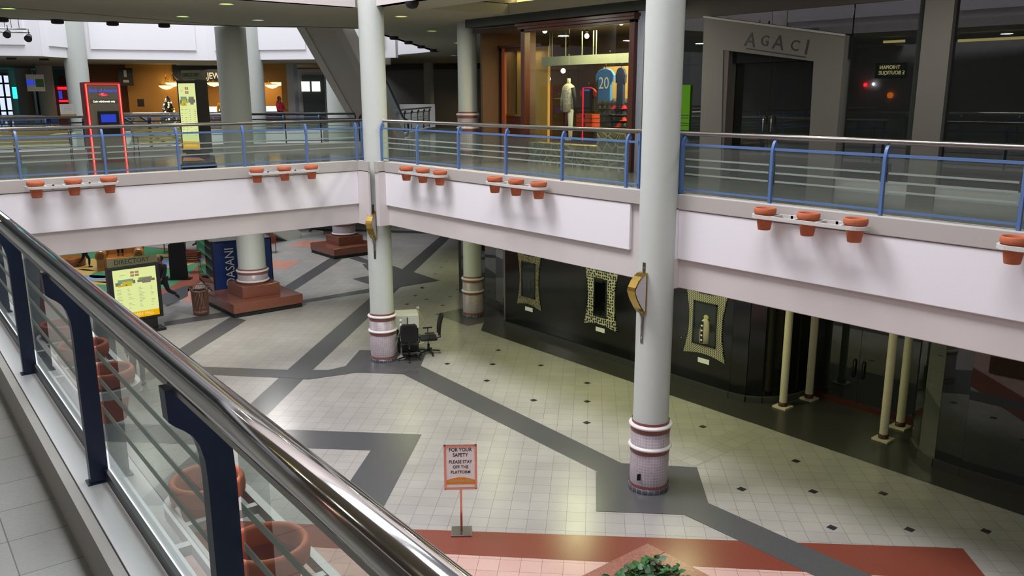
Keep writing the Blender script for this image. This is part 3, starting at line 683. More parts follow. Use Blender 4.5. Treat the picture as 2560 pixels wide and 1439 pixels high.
mb = MB(); a_ = (iL[0]-.06, iL[1]); mb.box((PXp+.02, iL[0]-.14, U), (PXp+.30, iL[0]+.02, iL[1]), 'bulkhead', M=T); mb.build('dark_jamb', None, t)
seam = yz(1928, 200, PXp+.3)[0]
for k, (ya, yb2) in enumerate(((jL[0]-.0, seam+.006), (seam-.006, jR[0]))):
    d = MB(); d.box((PXp+.32, min(ya, yb2), U+.04), (PXp+.335, max(ya, yb2), 8.0), 'store_glass', M=T); d_o = d.build('door', None, t)
    h = MB(); hy = seam+(.10 if k == 0 else -.10); z0_ = RX(1912, 328, PXp+.3).z; z1_ = RX(1912, 290, PXp+.3).z
    h.tube([(PXp+.31, hy, z1_), (PXp+.25, hy, z1_), (PXp+.25, hy, z0_), (PXp+.31, hy, z0_)], .02, 'chrome', 8, M=T); h.build('door_handle', None, d_o)
# lettering follows the slant
dirv = Vector((0, oR[0]-oL[0], oR[1]-oL[1])).normalized()
lm = MB()
for ch, px, py, sz in (("A", 1876, 101, .42), ("'", 1896, 72, .42), ("G", 1912, 103, .30), ("A", 1946, 108, .42), ("C", 1987, 115, .30), ("I", 2017, 120, .42)):
    p = RX(px, py, PXp-.004)
    text_mb(lm, ch, sz, T @ frame(p, dirv), 'letter_black', .006)
a_ = RX(1865, 121, PXp-.005); b_ = RX(2014, 143, PXp-.005); lm.bar(a_, b_, .012, .02, 'letter_black', M=T)
lm.build('lettering', None, t)
# lime poster and grey panels left of the portal
mb = MB(); p0 = RX(1700, 325, GX-.05); p1 = RX(1726, 212, GX-.05); mb.box((GX-.055, p1.y, p0.z), (GX-.04, p1.y+.42, p1.z), 'lime_poster')
for z_ in (.33, .27, .15, .1): mb.box((GX-.059, p1.y, p0.z+z_), (GX-.054, p1.y+.42, p0.z+z_+.02), 'dark_interior')
o = mb.build('window_poster', None); tag(o, 'lime green poster on the glass just right of the nearest column', 'poster')
mb = MB(); mb.box((15.72, 13.35, U), (15.85, 14.27, 9.02), 'grey_door'); mb.box((15.70, 14.02, U+.3), (15.72, 14.06, 8.5), 'satin_steel'); mb.box((15.71, 13.75, U), (15.725, 13.76, 9.0), 'black_matte')
struct('wall_panel', mb)

# ---- lit sports shop in its dark wooden frame
SX, SY0, SY1, SZ1 = 15.70, 14.27, 18.46, 8.93
t = thing('shop_window', 'tall glazed display bay of the sports shop in dark wood frame', 'shop front', (SX, 16.4, U))
T = Matrix.Translation((-SX, -16.4, -U))
mb = MB()
mb.box((SX-.10, SY1-.16, U), (SX+.12, SY1, SZ1), 'wood_dark', M=T); mb.box((SX-.10, SY0, U), (SX+.12, SY0+.17, SZ1), 'wood_dark', M=T)
mb.box((SX-.10, SY0, SZ1-.17), (SX+.12, SY1, SZ1), 'wood_dark', M=T); mb.box((SX-.22, SY0-.08, SZ1-.03), (SX+.14, SY1+.12, SZ1+.05), 'wood_dark', M=T); mb.box((SX-.17, SY0-.04, SZ1-.10), (SX+.1, SY1+.06, SZ1-.02), 'wood_dark', M=T)
mb.build('wood_frame', None, t, bevel=.01)
for a, b in ((SY0+.17, 15.15), (15.15, 16.62), (16.62, SY1-.16)):
    g = MB(); g.box((SX, a+.006, U+.05), (SX+.01, b-.006, SZ1-.17), 'clear_glass', M=T); g.build('glass_pane', None, t)
def stone_mat():
    m, nt, b = nodes('river_stone'); tc = nt.nodes.new('ShaderNodeTexCoord'); v = nt.nodes.new('ShaderNodeTexVoronoi'); v.feature = 'DISTANCE_TO_EDGE'; v.inputs['Scale'].default_value = 4.6
    v2 = nt.nodes.new('ShaderNodeTexVoronoi'); v2.inputs['Scale'].default_value = 4.6
    nz = nt.nodes.new('ShaderNodeTexNoise'); nz.inputs['Scale'].default_value = 3; ad = nt.nodes.new('ShaderNodeMix'); ad.data_type = 'VECTOR'; ad.inputs['Factor'].default_value = .12
    nt.links.new(tc.outputs['Object'], ad.inputs['A']); nt.links.new(nz.outputs['Color'], ad.inputs['B']); nt.links.new(tc.outputs['Object'], nz.inputs['Vector'])
    for q in (v, v2): nt.links.new(ad.outputs['Result'], q.inputs['Vector'])
    r = nt.nodes.new('ShaderNodeValToRGB'); r.color_ramp.elements[0].position = .04; r.color_ramp.elements[0].color = (0, 0, 0, 1); r.color_ramp.elements[1].position = .12
    nt.links.new(v.outputs['Distance'], r.inputs['Fac'])
    c = nt.nodes.new('ShaderNodeValToRGB'); c.color_ramp.elements[0].color = lin((84, 78, 64))+(1,); c.color_ramp.elements[1].color = lin((168, 150, 112))+(1,)
    nt.links.new(v2.outputs['Color'], c.inputs['Fac'])
    mx = nt.nodes.new('ShaderNodeMix'); mx.data_type = 'RGBA'; mx.inputs['A'].default_value = lin((205, 188, 145))+(1,); nt.links.new(r.outputs['Color'], mx.inputs['Factor']); nt.links.new(c.outputs['Color'], mx.inputs['B'])
    nt.links.new(mx.outputs['Result'], b.inputs['Base Color']); b.inputs['Roughness'].default_value = .7
    bp = nt.nodes.new('ShaderNodeBump'); bp.inputs['Distance'].default_value = .04; nt.links.new(r.outputs['Color'], bp.inputs['Height']); nt.links.new(bp.outputs['Normal'], b.inputs['Normal']); MT['river_stone'] = m
stone_mat()
mb = MB(); mb.box((SX+.05, SY0+.17, U), (SX+.5, 15.6, RX(1530, 330, SX+.1).z), 'river_stone', M=T); mb.box((SX+.05, 15.6, U), (SX+.5, SY1-.16, RX(1400, 360, SX+.1).z), 'river_stone', M=T); mb.build('stone_base', None, t)
# interior shell
mat('shop_wall_warm', (196, 160, 96), 0.8); mat('shop_dark', (84, 62, 44), 0.8); mat('shop_ceiling', (70, 52, 40), 0.8); mat('beam_pale', (150, 160, 146), 0.6)
mb = MB(); mb.box((SX+.12, SY0-.9, U-.0), (20.2, SY0-.8, SZ1), 'shop_wall_warm'); mb.box((20.2, SY0-.9, U), (20.3, SY1+2.5, SZ1), 'shop_dark'); mb.box((18.0, SY0-.8, 7.55), (20.2, 15.5, SZ1), 'shop_wall_warm')
mb.box((SX+.12, SY1+.05, U), (16.2, SY1+.15, SZ1), 'shop_dark'); mb.box((SX+.14, SY0-.9, SZ1-.05), (20.3, SY1+2.5, SZ1+.05), 'shop_ceiling'); mb.box((18.8, 16.9, U), (19.3, 18.4, 7.9), 'shop_wall_warm'); mb.box((16.2, SY1+2.5, U), (20.3, SY1+2.6, SZ1), 'shop_dark'); struct('wall_sports_shop', mb)
mb = MB()
zb_ = RX(1450, 150, 17.3).z; mb.box((17.3, SY0-.8, zb_-.12), (17.5, 19.5, zb_+.13), 'beam_pale'); tb = mb.build('mezzanine_beam', None); tag(tb, 'pale horizontal beam across the sports shop below thin hanging rods', 'beam')
for px in (1329, 1336, 1374, 1380, 1414, 1455, 1483, 1490):
    p = RX(px, 150, 17.4); r_ = MB(); r_.tube([(17.4, p.y, zb_+.1), (17.4, p.y, SZ1-.05)], .016, 'beam_pale', 6, M=Matrix.Identity(4)); r_.build('hanging_rod', None, tb)
for i, (px, py, X, lb) in enumerate(((1362, 77, 16.6, 'ceiling spot at the upper left of the sports shop'), (1467, 90, 17.5, 'ceiling spot in the middle of the sports shop ceiling'), (1553, 56, 16.4, 'bright ceiling spot at the upper right corner of the sports shop'))):
    p = RX(px, py, X); mb = MB(); mb.ball((0, 0, 0), .07, 'lamp_warm', 8); mb.tube([(0, 0, .05), (0, 0, max(.06, SZ1-.05-p.z))], .03, 'black_matte', 8); o = mb.build('ceiling_spot', None, loc=p); tag(o, lb, 'spotlight', 'ceiling spots of the sports shop')
for i, (px, py) in enumerate(((1343, 184), (1369, 180), (1408, 177), (1371, 197))):
    p = RX(px, py, 18.4); mb = MB(); mb.ball((0, 0, 0), .075, 'lamp_warm', 8); mb.tube([(0, 0, .05), (0, 0, .5)], .01, 'black_matte', 6); o = mb.build('hanging_bulb', None, loc=p)
    tag(o, ['leftmost hanging bulb inside the sports shop', 'brightest hanging bulb, second from the left, in the sports shop', 'hanging bulb nearest the jerseys inside the sports shop', 'lowest hanging bulb inside the sports shop'][i], 'light bulb', 'hanging bulbs in the sports shop')
area('shop_light', (17.2, 16.2, SZ1-.1), 2.2, 3.6, 520, (1.0, .78, .42)); area('shop_light_side', (17.0, 14.6, 8.2), 1.0, 1.2, 260, (1.0, .80, .42))
# jerseys
mat('jersey_blue', (44, 108, 178), .8); mat('jersey_navy', (24, 36, 66), .8); mat('jersey_black', (26, 24, 34), .8); mat('sleeve_red', (150, 24, 34), .8); mat('box_orange', (205, 62, 26), .6)
def jersey(label, px0, px1, py0, py1, X, body, sleeve=None, num=None, name_=None, band=None):
    a = RX(px0, py1, X); b = RX(px1, py0, X); w = abs(b.y-a.y); h = b.z-a.z; c = Vector((X, (a.y+b.y)/2, b.z))
    t = thing('jersey', label, 'jersey', c)
    Mj = Matrix(((0, 0, 1, 0), (-1, 0, 0, 0), (0, 1, 0, 0), (0, 0, 0, 1)))      # local x -> -Y, y -> Z, z -> X
    hw = w*.33
    body_p = [(-hw*.45, 0), (hw*.45, 0), (hw, -.05*h), (hw*1.0, -.45*h), (hw*1.05, -h), (-hw*1.05, -h), (-hw, -.45*h), (-hw, -.05*h)]
    mb = MB(); mb.prism(body_p, -.05, .05, body, M=Mj); mb.build('body', None, t, bevel=.02)
    for s_ in (-1, 1):
        mb = MB(); mb.prism([(s_*hw, -.04*h), (s_*w*.5, -.20*h), (s_*w*.47, -.42*h), (s_*hw*1.02, -.34*h)], -.04, .04, sleeve or body, M=Mj); mb.build('sleeve', None, t, bevel=.015)
    mb = MB(); mb.tube([Mj @ Vector((0, 0, 0)), Mj @ Vector((0, .05, 0)), Mj @ Vector((.03, .08, 0)), Mj @ Vector((0, .12, 0))], .008, 'letter_black', 6); mb.build('hanger', None, t)
    if num:
        mb = MB(); text_mb(mb, num, h*.52, Mj @ Matrix.Translation((0, -.46*h, -.056)) @ Matrix.Rotation(0, 4, 'Y'), 'letter_white', .004, sx=.9)
        mb.box((-hw*.75, -.22*h, -.056), (hw*.75, -.13*h, -.052), 'letter_white', M=Mj) if False else None
        if name_: text_mb(mb, name_, h*.09, Mj @ Matrix.Translation((0, -.17*h, -.056)), 'letter_white', .004)
        mb.build('number', None, t)
    if band: mb = MB(); mb.box((-hw*.5, -.16*h, -.056), (hw*.5, -.08*h, -.05), band, M=Mj); mb.build('chest_band', None, t)
    return t
JX = 16.5
jersey('light blue football jersey with white number 20 in the sports shop', 1490, 1537, 171, 252, JX, 'jersey_blue', num='20', name_='SANDERS' if False else None)
jersey('narrow navy jersey hanging at the right edge of the sports shop window', 1539, 1566, 168, 262, JX+.3, 'jersey_navy')
jersey('black jersey with red sleeves and blue band beside the red neon tube', 1451, 1491, 218, 276, JX, 'jersey_black', 'sleeve_red', band='text_blue')
# red neon tube
a = RX(1456, 352, 16.1); b = RX(1458, 219, 16.1); c = RX(1480, 219, 16.1); mb = MB(); mb.tube([(0, 0, 0), b-a, c-a], .018, 'neon_red', 8); o = mb.build('neon_tube', None, loc=a); tag(o, 'thin upright red neon tube inside the sports shop window', 'neon light')
# orange boxes
k = 0
for r_ in range(4):
    for q in range(2):
        p = RX(1461+q*18, 285+r_*11, 16.9); mb = MB(); mb.box((-.15, -.17, -.1), (.15, .17, 0), 'box_orange'); mb.box((-.155, -.173, -.03), (.155, .173, .003), 'wood_red'); o = mb.build('shoe_box', None, loc=p)
        tag(o, 'orange shoe box, %s column, %s in the stack beside the neon tube' % (('left', 'right')[q], ('topmost', 'second from top', 'third from top', 'bottom')[r_]), 'box', 'orange shoe boxes in the sports shop')
# caps on the wall rack
mb = MB(); p0 = RX(1494, 322, 17.6); p1 = RX(1570, 246, 17.6); mb.box((17.6, p1.y-.3, p0.z), (17.7, p0.y, p1.z), 'shop_dark')
for i in range(5): z_ = p0.z+(p1.z-p0.z)*i/5; mb.box((17.45, p1.y-.3, z_), (17.6, p0.y, z_+.015), 'shop_dark')
o = mb.build('cap_rack', None); tag(o, 'dark rack of caps below the hanging jerseys', 'rack')
capm = [MT and 'jersey_black', 'black_matte', 'box_orange', 'coat_red', 'paper', 'jersey_navy', 'black_matte', 'black_matte']
rowname = ('top', 'second', 'third', 'fourth', 'bottom'); colname = ('leftmost', 'second', 'third', 'fourth', 'fifth', 'rightmost')
CAP = None
for r_ in range(5):
    for q in range(6):
        mt = 'black_matte' if r_ == 0 or random.random() < .55 else random.choice(['box_orange', 'coat_red', 'paper', 'jersey_navy', 'jersey_black'])
        p = RX(1500+q*12.5, 257+r_*15, 17.5); nm = {'black_matte': 'black', 'box_orange': 'orange', 'coat_red': 'red', 'paper': 'white', 'jersey_navy': 'navy', 'jersey_black': 'dark'}[mt]
        t_ = thing('cap', '%s cap on the rack, %s row, %s from the left' % (nm, rowname[r_], colname[q]) if 0 < q < 5 else '%s cap on the rack, %s row, %s one' % (nm, rowname[r_], colname[q]), 'cap', p, 0, 'caps on the sports shop rack')
        mb = MB(); mb.lathe([(.10, 0), (.098, .04), (.08, .09), (.04, .115), (0.001, .12)], mt=mt, n=12); mb.build('crown', None, t_)
        mb = MB(); mb.prism([(-.08, -.07), (-.16, -.05), (-.17, .05), (-.08, .07)], -.0, .012, mt); mb.build('brim', None, t_)
# mannequin
p = RX(1420, 350, 16.35); zt_ = RX(1420, 196, 16.35).z; hh = zt_-p.z
mat('print_white', (176, 176, 168), .8, var=.6, scale=40)
t = thing('mannequin', 'headless shop mannequin in white printed jacket inside the sports shop window', 'mannequin', (p.x, p.y, p.z))
mb = MB(); mb.lathe([(.10, 0), (.11, .02), (.02, .03)], mt='paper', n=16); mb.build('stand', None, t)
for s_ in (-1, 1): mb = MB(); mb.tube([(0, s_*.09, .03), (0, s_*.09, hh*.25), (0, s_*.08, hh*.5)], [.05, .065, .09], 'cloth_black' if s_ > 0 else 'paper', 10); mb.build('leg', None, t)
mb = MB(); mb.tube([(0, 0, hh*.46), (0, 0, hh*.6), (0, 0, hh*.78), (0, 0, hh*.88), (0, 0, hh*.92)], [.16, .15, .19, .15, .06], 'print_white', 14); mb.build('jacket', None, t)
for s_ in (-1, 1): mb = MB(); mb.tube([(0, s_*.17, hh*.85), (0, s_*.25, hh*.66), (.0, s_*.26, hh*.48)], [.06, .05, .04], 'cloth_black' if s_ < 0 else 'print_white', 10); mb.build('arm', None, t)
mb = MB(); mb.tube([(0, 0, hh*.9), (0, 0, hh)], [.055, .05], 'cream', 10); mb.build('neck', None, t)
# second, set-back window to the left of the bay
t = thing('shop_window', 'narrow set-back sports shop window glowing cream, left of the display bay', 'shop front', (16.9, 19.6, U))
T = Matrix.Translation((-16.9, -19.6, -U)); y0 = RX(1299, 200, 16.9).y; y1 = RX(1250, 200, 16.9).y; ztp = RX(1270, 118, 16.9).z
mb = MB(); mb.box((16.85, y1-.18, U), (17.0, y1, ztp), 'wood_dark', M=T); mb.box((16.85, y0-.4, ztp-.13), (17.0, y1, ztp), 'wood_dark', M=T); mb.box((16.78, y0-.4, ztp-.03), (17.0, y1+.08, ztp+.05), 'wood_dark', M=T); mb.box((16.82, y1-.32, U), (16.9, y1-.18, ztp), 'wood_red', M=T); mb.build('wood_frame', None, t)
mb = MB(); zz = RX(1280, 287, 16.9).z; mb.box((16.9, y0-.4, U), (17.0, y1-.2, zz), 'wood_dark', M=T); mb.box((16.86, y0-.4, zz-.04), (17.0, y1-.2, zz+.02), 'brass', M=T); mb.build('lower_panel', None, t)
mb = MB(); mb.box((16.95, y0-.4, zz), (16.96, y1-.2, ztp-.1), 'clear_glass', M=T); mb.build('glass_pane', None, t)
mb = MB(); mb.box((17.5, y0-.6, U), (17.6, y1-.1, ztp), 'shop_wall_warm'); struct('wall_recess', mb)
area('recess_light', (17.2, (y0+y1)/2-.2, ztp-.1), .4, 1.2, 9, (1.0, .80, .46))
mb = MB(); mb.box((16.95, y1+.0, U), (17.15, 30, ZC-.2), 'bulkhead')
# (kept short so the distant shops stay visible)
# ================================================================== LOWER BLACK SHOPFRONT
BW = [(17.95, 10.42), (17.4, 10.46), (16.95, 10.60), (16.6, 10.82), (16.38, 11.1), (16.30, 11.5), (16.30, 20.0)]
mb = MB(); wallrun(mb, BW, .12, 3.8, .06, 'black_gloss'); struct('wall_black', mb)
mb = MB(); wallrun(mb, [(x-.05, y-.03) for x, y in BW], 0, .14, .16, 'plinth_dark'); struct('baseboard_black', mb)
BW2 = [(16.30, 20.0), (16.72, 20.42), (17.05, 20.85), (17.35, 21.4), (17.6, 22.1), (17.75, 22.9), (17.9, 24.5)]
mb = MB(); wallrun(mb, BW2, .12, 3.8, .04, 'store_glass'); wallrun(mb, BW2, 0, .14, .14, 'plinth_dark'); mb.box((16.27, 19.97, 0), (16.36, 20.06, 3.8), 'satin_steel'); struct('window_4', mb)
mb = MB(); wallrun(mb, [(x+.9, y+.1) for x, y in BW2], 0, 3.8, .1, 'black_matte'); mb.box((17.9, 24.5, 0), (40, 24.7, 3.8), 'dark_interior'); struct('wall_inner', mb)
def pattern_mat(kind):
    m, nt, b = nodes('frame_'+kind); tc = nt.nodes.new('ShaderNodeTexCoord'); r = nt.nodes.new('ShaderNodeValToRGB'); r.color_ramp.interpolation = 'CONSTANT'
    cream = lin((190, 188, 160))+(1,); dark = lin((20, 20, 20))+(1,)
    if kind == 'mottled':
        n = nt.nodes.new('ShaderNodeTexNoise'); n.inputs['Scale'].default_value = 26; n.inputs['Detail'].default_value = 3; src = n.outputs['Fac']; nt.links.new(tc.outputs['Object'], n.inputs['Vector'])
        r.color_ramp.interpolation = 'LINEAR'; r.color_ramp.elements[0].position = .38; r.color_ramp.elements[0].color = lin((70, 66, 52))+(1,); r.color_ramp.elements[1].position = .62; r.color_ramp.elements[1].color = lin((146, 138, 110))+(1,)
    elif kind == 'spotted':
        n = nt.nodes.new('ShaderNodeTexVoronoi'); n.voronoi_dimensions = '2D'; n.inputs['Scale'].default_value = 12.5; n.inputs['Randomness'].default_value = .45; src = n.outputs['Distance']
        sp = nt.nodes.new('ShaderNodeSeparateXYZ'); cb = nt.nodes.new('ShaderNodeCombineXYZ'); nt.links.new(tc.outputs['Object'], sp.inputs[0]); nt.links.new(sp.outputs['Y'], cb.inputs['X']); nt.links.new(sp.outputs['Z'], cb.inputs['Y']); nt.links.new(cb.outputs[0], n.inputs['Vector'])
        r.color_ramp.elements[0].color = dark; r.color_ramp.elements[1].position = .37; r.color_ramp.elements[1].color = cream
    else:
        sp = nt.nodes.new('ShaderNodeSeparateXYZ'); nt.links.new(tc.outputs['Object'], sp.inputs[0])
        def ma(op, a, b_=None):
            k = nt.nodes.new('ShaderNodeMath'); k.operation = op
            for i, v in enumerate((a, b_)):
                if v is None: continue
                if isinstance(v, (int, float)): k.inputs[i].default_value = v
                else: nt.links.new(v, k.inputs[i])
            return k.outputs[0]
        zig = ma('PINGPONG', sp.outputs['Z'], .028); src = ma('FRACT', ma('MULTIPLY', ma('ADD', sp.outputs['Y'], ma('MULTIPLY', zig, 1.5)), 17.0))
        r.color_ramp.elements[0].color = cream; r.color_ramp.elements[1].position = .55; r.color_ramp.elements[1].color = dark
    nt.links.new(src, r.inputs['Fac']); nt.links.new(r.outputs['Color'], b.inputs['Base Color']); b.inputs['Roughness'].default_value = .6; MT['frame_'+kind] = m
for k in ('mottled', 'spotted', 'zigzag'): pattern_mat(k)
def display(label, ya, yb_, kind, wy0, wy1, exhibit):
    zc = 1.62; c = (ya+yb_)/2; t = thing('display_case', label, 'display case', (16.26, c, 0), 0, 'patterned display cases on the black wall')
    hw = abs(ya-yb_)/2; z0, z1 = .83, 2.47; n = 9; out = []
    def arc(a, b, bow):
        a = Vector(a); b = Vector(b); d = b-a; nn = Vector((-d.y, d.x)).normalized()
        return [a+d*k/n+nn*bow*math.sin(PI*k/n) for k in range(n)]
    C = [(-hw, z0-.02), (hw, z0), (hw*.97, z1), (-hw*1.0, z1)]
    out = arc(C[0], C[1], .09)+arc(C[1], C[2], .13)+arc(C[2], C[3], .08)+arc(C[3], C[0], .13)
    w = (wy1-wy0)/2; iz0, iz1 = 1.12, 2.20; m_ = len(out); inn = []
    for k in range(m_):
        s_ = k/n; e = int(s_); fr = s_-e; cs = [(-w, iz0), (w, iz0), (w, iz1), (-w, iz1)]; a, b = cs[e], cs[(e+1) % 4]; inn.append(Vector((a[0]+(b[0]-a[0])*fr, a[1]+(b[1]-a[1])*fr)))
    vs = [(-.025, p.x, p.y) for p in out]+[(-.025, p.x, p.y) for p in inn]+[(0.01, p.x, p.y) for p in out]+[(0.01, p.x, p.y) for p in inn]
    fs = []
    for k in range(m_):
        j = (k+1) % m_; fs += [(k, j, m_+j, m_+k), (2*m_+k, 3*m_+k, 3*m_+j, 2*m_+j), (k, 2*m_+k, 2*m_+j, j), (m_+k, m_+j, 3*m_+j, 3*m_+k)]
    mb = MB(); mb.add(vs, fs, 'frame_'+kind); mb.build('patterned_frame', None, t)
    mb = MB()
    for a, b in (((-.05, -w, iz0), (.0, w, iz0+.04)), ((-.05, -w, iz1-.04), (.0, w, iz1)), ((-.05, -w, iz0), (.0, -w+.035, iz1)), ((-.05, w-.035, iz0), (.0, w, iz1))): mb.box(a, b, 'black_matte')
    mb.build('inner_frame', None, t)
    mb = MB(); mb.box((-.012, -w+.03, iz0+.03), (.008, w-.03, iz1-.03), 'dark_interior' if exhibit != 'none' else 'black_gloss'); mb.build('backing', None, t)
    mb = MB(); mb.box((-.047, -w+.03, iz0+.03), (-.043, w-.03, iz1-.03), 'clear_glass'); mb.build('glass', None, t)
    if exhibit == 'costume':
        mb = MB(); mb.tube([(-.03, -.02, iz0+.08), (-.03, -.02, iz0+.4), (-.03, -.03, iz0+.62), (-.03, -.03, iz0+.68)], [.13, .125, .10, .05], 'cream', 12, M=Matrix.Diagonal((.12, 1, 1, 1)) if False else None); mb.ball((-.03, -.04, iz0+.72), .08, 'bench_slat', 10, sc=(.4, 1, .8)); mb.build('costume', None, t)
        mb = MB(); mb.box((-.165, -.06, iz0+.1), (-.155, .02, iz0+.64), 'letter_black')
        for q in range(4): mb.box((-.17, -.045, iz0+.15+q*.12), (-.164, .005, iz0+.19+q*.12), 'paper')
        mb.build('sash', None, t)
    elif exhibit == 'dim':
        mb = MB(); mb.ball((-.02, 0, iz0+.35), .13, 'plinth_dark', 10, sc=(.1, .8, 1.8)); mb.build('exhibit', None, t)
    mb = MB(); mb.box((-.012, -.17, .69 if kind != 'zigzag' else .66), (.0, .17, .81 if kind != 'zigzag' else .78), 'paper'); mb.build('caption_card', None, t)
    return t
display('tan mottled frame display case, leftmost on the black wall', 19.39, 18.30, 'mottled', 18.57, 19.20, 'dim')
display('black and cream spotted frame display case on the black wall', 16.45, 15.2, 'spotted', 15.5, 16.0, 'none')
display('zigzag frame display case holding a costume, rightmost on the black wall', 12.90, 11.67, 'zigzag', 11.95, 12.65, 'costume')
# little brass studs on the black wall
for i, (px, py) in enumerate(((1363, 649), (1456, 669), (1363, 747), (1710, 732), (1830, 756), (1703, 843), (1543, 826))):
    p = RX(px, py, 16.26); mb = MB(); mb.ball((0, 0, 0), .016, 'brass', 6); o = mb.build('wall_stud', None, loc=p)
    tag(o, 'tiny brass stud on the black wall, ' + ['right of the mottled case top', 'left of the spotted case top', 'right of the mottled case foot', 'left of the zigzag case top', 'right of the zigzag case top', 'left of the zigzag case foot', 'right of the spotted case foot'][i], 'stud', 'brass studs on the black wall')
# recessed glass doors and posts
t = thing('glass_doors', 'recessed double glass doors with black handles behind the thin cream posts', 'door', (17.95, 9.1, 0))
T = Matrix.Translation((-17.95, -9.1, 0))
for k, (a, b) in enumerate(((9.25, 10.34), (7.85, 9.19))):
    mb = MB(); mb.box((17.95, a-.05 if k == 0 else a, .12), (17.965, b, 3.8), 'store_glass', M=T); d_o = mb.build('door', None, t)
    hy = 9.2+(.11 if k == 0 else -.11); mb = MB(); mb.tube([(17.94, hy, .72), (17.88, hy, .76), (17.88, hy, 1.10), (17.94, hy, 1.14)], .022, 'black_matte', 8, M=T); mb.build('door_handle', None, d_o)
mb = MB(); mb.box((17.9, 7.8, 0), (18.0, 10.34, .13), 'wood_dark', M=T); mb.build('wooden_threshold', None, t)
for i, (x, y) in enumerate(((16.66, 10.28), (17.62, 10.2), (16.62, 7.85), (17.55, 7.95))):
    lb = ['cream post, front left of the four before the glass doors', 'cream post, back left of the four before the glass doors', 'cream post, front right of the four before the glass doors', 'cream post, back right of the four before the glass doors'][i]
    t = thing('slim_post', lb, 'post', (x, y, 0), 0, 'four cream posts before the lower glass doors')
    mb = MB(); mb.lathe([(.088, .12), (.086, 3.8)], mt='cream', n=20); mb.lathe([(.088, 3.2), (.093, 3.21), (.093, 3.23), (.088, 3.24)], mt='cream', n=20); mb.build('shaft', None, t)
    mb = MB(); mb.lathe([(.105, .04), (.105, .13), (.088, .14)], mt='wood_dark', n=20); mb.build('collar', None, t)
    mb = MB(); mb.box((-.17, -.17, 0), (.17, .17, .045), 'cream'); mb.build('foot_plate', None, t)
CW = [(17.95, 7.75)]+[(RZ(x, y).x, RZ(x, y).y) for x, y in ((2280, 1113), (2297, 1142), (2335, 1165), (2400, 1188))]+[(16.15, 4.6), (16.15, -6)]
mb = MB(); wallrun(mb, CW, .16, 3.8, .03, 'store_glass'); wallrun(mb, CW, 0, .17, .12, 'border_granite')
for q in CW[1:3]: mb.box((q[0]-.01, q[1]-.01, 0), (q[0]+.01, q[1]+.01, 3.8), 'black_matte')
mb.box((16.13, 3.0, .1), (16.17, 3.02, 3.8), 'black_matte'); struct('window_5', mb)
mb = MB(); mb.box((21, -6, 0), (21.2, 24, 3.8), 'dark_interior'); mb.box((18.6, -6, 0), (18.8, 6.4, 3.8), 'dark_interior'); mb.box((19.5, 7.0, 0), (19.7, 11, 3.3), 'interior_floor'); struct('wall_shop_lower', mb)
# warm-green ceiling lamps under the right-hand gallery; neutral bridge ones added to brighten floor
for i, (x, y) in enumerate(((13.9, 17.6), (13.9, 14.2), (13.9, 10.8), (13.9, 22.0), (13.9, 7.0), (20.5, 28.0), (6.2, 24.0), (10.2, 24.0), (2.0, 24.0))):
    l = bpy.data.lights.new('gallery_downlight', 'AREA'); l.shape = 'DISK'; l.size = .5; l.energy = (40, 85, 62, 34, 20, 60, 150, 150, 110)[i]; l.color = (.97, 1.0, .50) if i < 6 else (1.0, .98, .94); o = bpy.data.objects.new('gallery_downlight', l); o.location = (x, y, 3.74); COL.objects.link(o)
    mb = MB(); mb.lathe([(.16, 0), (.16, .02), (.12, .025)], mt='paper', n=20); mb.lathe([(.12, .02), (0.001, .021)], mt='lamp_green', n=20); o = mb.build('downlight', None, loc=(x, y, 3.775)); o['kind'] = 'structure'
# shop sign across the well whose mirror image shows in the dark glass
WX = -7.95; VX = 2*GX-WX
def mirror(px, py): p = RX(px, py, VX); return Vector((WX, p.y, p.z))
p = mirror(2228, 175)
t = thing('shop_sign', 'lit lettered sign on the opposite wall, mirrored in the dark shop glass', 'sign', p)
Ms = Matrix(((0, 0, 1, 0), (1, 0, 0, 0), (0, 1, 0, 0), (0, 0, 0, 1)))
mb = MB(); mb.box((-.75, -.38, 0), (.75, .33, .04), 'black_matte', M=Ms); mb.build('board', None, t)
mb = MB(); emat('sign_glow', (235, 225, 150), 6.0)
text_mb(mb, 'THIOPIAN', .24, Ms @ Matrix.Translation((.05, .12, .05)), 'sign_glow', .01, sx=.9); text_mb(mb, 'E BOUTIQUE', .24, Ms @ Matrix.Translation((-.05, -.13, .05)), 'sign_glow', .01, sx=.9); mb.build('lettering', None, t)
emat('bulb_white', (240, 245, 255), 60); emat('bulb_red', (255, 30, 30), 22); emat('bulb_orange', (255, 130, 30), 5)
for px, py, mt, lb, r_ in ((2165, 212, 'bulb_red', 'red lamp on the opposite wall, mirrored in the dark glass', .09), (2185, 210, 'bulb_white', 'white lamp on the opposite wall, mirrored in the dark glass', .06), (2227, 238, 'bulb_orange', 'orange lit box on the opposite wall, mirrored in the dark glass', .14)):
    p = mirror(px, py); mb = MB(); mb.ball((0, 0, 0), r_, mt, 8); mb.tube([(-.05, 0, 0), (0, 0, 0)], r_*.5, 'black_matte', 8); o = mb.build('wall_lamp', None, loc=p+Vector((.05, 0, 0))); tag(o, lb, 'lamp')
emat('strip_glow', (255, 235, 150), 3.5)
for (xa_, xb_, yy) in ((2210, 2262, 104), (2396, 2560, 101)):
    VX2 = 2*GX+1.5; a = RX(xa_, yy, VX2); b = RX(xb_, yy-3, VX2)
    mb = MB(); mb.box((-1.55, min(a.y, b.y), min(9.2, a.z)-.06), (-1.45, max(a.y, b.y), min(9.2, a.z)+.03), 'strip_glow'); o = mb.build('light_strip', None); o['kind'] = 'structure'
